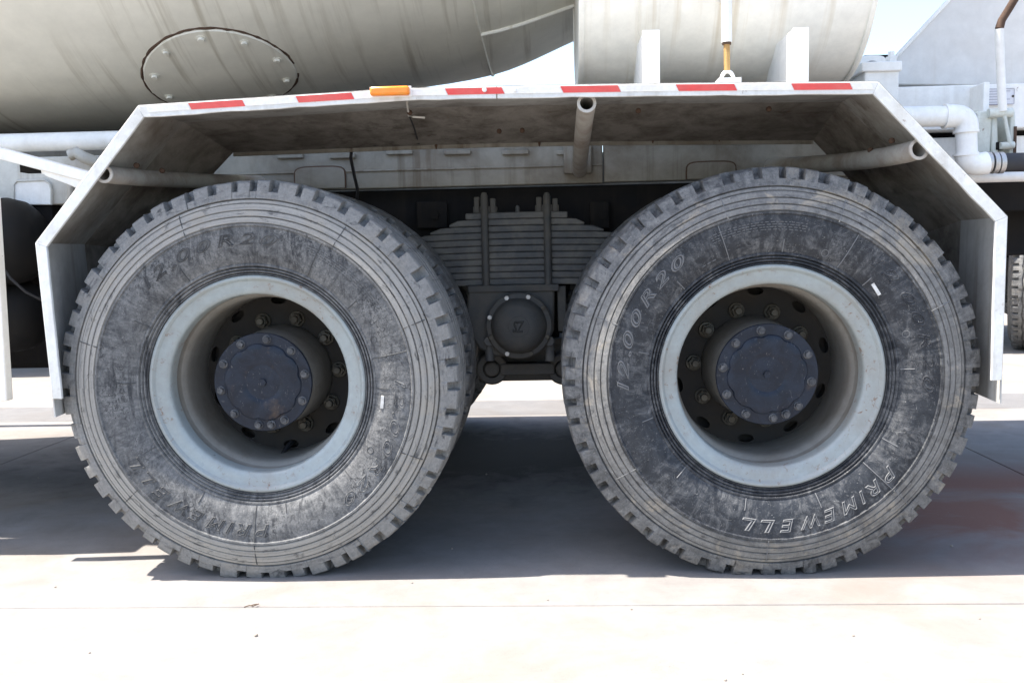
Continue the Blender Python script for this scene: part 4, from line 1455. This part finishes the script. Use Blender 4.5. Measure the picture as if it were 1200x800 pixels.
# air reservoirs: black cylinders with domed ends
def reservoir(px_end, py0, py1, Y, length):
    a, b = P(px_end, py1, Y), P(px_end, py0, Y)
    r = (b.z - a.z) / 2
    zc = (a.z + b.z) / 2
    xe = P(px_end, (py0 + py1) / 2, Y).x
    pr_ = [(0.02, 0.0), (r * 0.45, -0.008), (r * 0.75, -0.028), (r * 0.93, -0.06), (r, -0.10), (r, -0.105), (r + 0.002, -0.107), (r + 0.002, -0.115), (r, -0.117), (r, -length + 0.1), (r * 0.8, -length + 0.03), (0.02, -length)]
    o = MB().rev(pr_, 48, c=(xe, Y + r * 0.15, zc), axis='x', cap0=True, cap1=True).build('air_reservoir', M['black_tank'], truck, ang=40)
    MB().rev([(r + 0.001, -0.30), (r + 0.005, -0.30), (r + 0.005, -0.34), (r + 0.001, -0.34)], 40, closed=True, c=(xe, Y + r * 0.15, zc), axis='x').build('tank_strap', M['chassis'], o)
    return o


reservoir(46, 231, 333, 0.50, 0.85)
reservoir(50, 326, 412, 0.56, 0.85)
MB().tube([P(-30, 290, 0.34), P(0, 309, 0.34), P(12, 326, 0.34), P(30, 342, 0.36), P(50, 352, 0.4), P(70, 352, 0.5)], 0.0045, 8).build('air_line', M['hose'], truck)
# unseen far-side panel and flaps, added to block light under the frame
MB().box((-4.2, 2.42, 0.46), (-1.45, 2.46, 1.02)).build('far_shade_panel', M['white_dirty'], truck)
MB().box((1.40, 1.90, 0.30), (1.42, 2.50, 1.0)).build('far_shade_flap', M['hose'], truck)
MB().box((-1.40, 1.90, 0.30), (-1.38, 2.50, 1.0)).build('far_shade_flap', M['hose'], truck)
# hanging side guard post
a0, a1 = P(1, 300, 0.0), P(5, 470, 0.0)
post = MB().prism([(v.x, v.z) for v in (P(-7, 230, 0.15), P(8, 470, 0.15), P(-30, 471, 0.15), P(-44, 230, 0.15))], 0.15, 0.185).build('guard_post', M['white'], truck, bevel=0.004)
MB().box((-3.2, 0.21, 0.55), (-1.68, 0.36, 1.02)).build('side_shade_box', M['white_dirty'], truck, bevel=0.01)  # unseen box added out of frame to throw shade on the ground
# rest of the lorry to the front, out of frame at the left: it throws the long shade
MB().box((-4.1, 0.62, 0.55), (-3.0, 1.9, 0.86)).build('unseen_fuel_tank', M['black_tank'], truck, bevel=0.03)
MB().box((-4.3, 0.86, 0.50), (-1.42, 1.62, 1.12)).build('dark_backing', M['chassis'], truck, bevel=0.02)  # dark box added as backing, keeps the view behind the reservoirs dark
MB().box((1.36, 0.96, 1.24), (2.6, 2.2, 1.27)).build('rear_deck', M['white_dirty'], truck)

# ------------------------------------------------------------------ lorry parked behind
lorry = empty('parked_lorry', (3.8, 5.6, 0))
tag(lorry, 'another lorry parked behind the mixer truck, only its dark tyre and white sill in view', 'lorry')
tilt = Matrix.Rotation(radians(4.0), 3, 'Z')
lc = Vector((3.8, 5.25, 0))


def lbox(lo, hi):
    mb = MB().box(lo, hi)
    mb.v = [tilt @ v + lc for v in mb.v]
    return mb


wq = G(1196, 413)
for dx in (1.6, -6.8):
    c = tilt @ Vector((dx, 0.16, 0)) + lc
    o = plain_wheel(c.x, c.y, False, dark_tyre, 'wheel', lorry, radians(4.0))
    c = tilt @ Vector((dx, 2.2, 0)) + lc
    plain_wheel(c.x, c.y, True, dark_tyre, 'wheel', lorry, radians(4.0))
fc = tilt @ Vector((0.30, 0.25, 0)) + lc
plain_wheel(fc.x, fc.y, False, dark_tyre, 'steered_wheel', lorry, radians(62))
lbox((-11.0, 0.55, 0.75), (4.5, 1.85, 1.05)).build('chassis', M['chassis'], lorry, bevel=0.01)
lbox((-11.0, -0.10, 1.20), (4.5, 2.45, 1.30)).build('deck', M['chassis'], lorry, bevel=0.01)
lbox((-1.6, -0.12, 1.30), (4.5, 2.45, 1.42)).build('sill', M['white'], lorry, bevel=0.01)
lbox((-0.65, -0.14, 1.17), (0.95, 0.02, 1.30)).build('wheel_guard', M['white'], lorry, bevel=0.01)

# ------------------------------------------------------------------ small things lying on the concrete
tw = G(294, 711)
twig = MB().tube([tw + Vector((-0.016, -0.004, 0.002)), tw + Vector((-0.004, 0.002, 0.004)), tw + Vector((0.006, 0.0, 0.003)), tw + Vector((0.018, 0.01, 0.005))], 0.0013, 6)
twig.tube([tw + Vector((-0.002, 0.002, 0.0035)), tw + Vector((0.006, 0.012, 0.003)), tw + Vector((0.010, 0.016, 0.002))], 0.001, 6)
tag(twig.build('twig', M['twig'], origin=(tw.x, tw.y, 0)), 'tiny dark twig lying on the sunlit concrete before the dusty wheel', 'twig')
rp = random.Random(4)
for px, py in ((65, 688), (105, 765), (483, 683), (740, 714), (850, 797), (1148, 725), (870, 790), (1115, 640), (1060, 560), (530, 643), (570, 556), (45, 560), (1000, 745), (300, 745), (642, 703)):
    q = G(px, py)
    s_ = rp.uniform(0.0022, 0.0045)
    mb = MB()
    mb.rev([(s_ * 0.5, -s_ * 0.2), (s_, s_ * 0.3), (s_ * 0.9, s_ * 0.9), (s_ * 0.4, s_ * 1.3)], 7, axis='z', cap0=True, cap1=True)
    mb.v = [Vector((v.x * rp.uniform(0.8, 1.3), v.y * rp.uniform(0.8, 1.2), v.z)) + Vector((q.x, q.y, 0)) for v in mb.v]
    tag(mb.build('pebble', M['stone'], origin=(q.x, q.y, 0)), 'tiny brown pebble lying on the concrete', 'pebble', 'pebbles scattered on the concrete')

gr = MB()
rg = random.Random(21)
for k in range(1400):
    x, y = rg.uniform(-2.6, 2.4), rg.uniform(-0.95, 0.9) if k % 3 else rg.gauss(-0.2, 0.04)
    s_ = rg.uniform(0.0006, 0.0017)
    a = rg.uniform(0, 3)
    gr.add([(x + s_ * cos(a), y + s_ * sin(a), 0), (x + s_ * cos(a + 2.1), y + s_ * sin(a + 2.1), 0), (x + s_ * cos(a + 4.2), y + s_ * sin(a + 4.2), 0), (x, y, s_)],
           [(0, 1, 3), (1, 2, 3), (2, 0, 3), (0, 2, 1)])
tag(gr.build('grit', M['stone'], origin=(0, 0, 0)), 'fine brown grit strewn over the concrete', 'grit', kind='stuff')
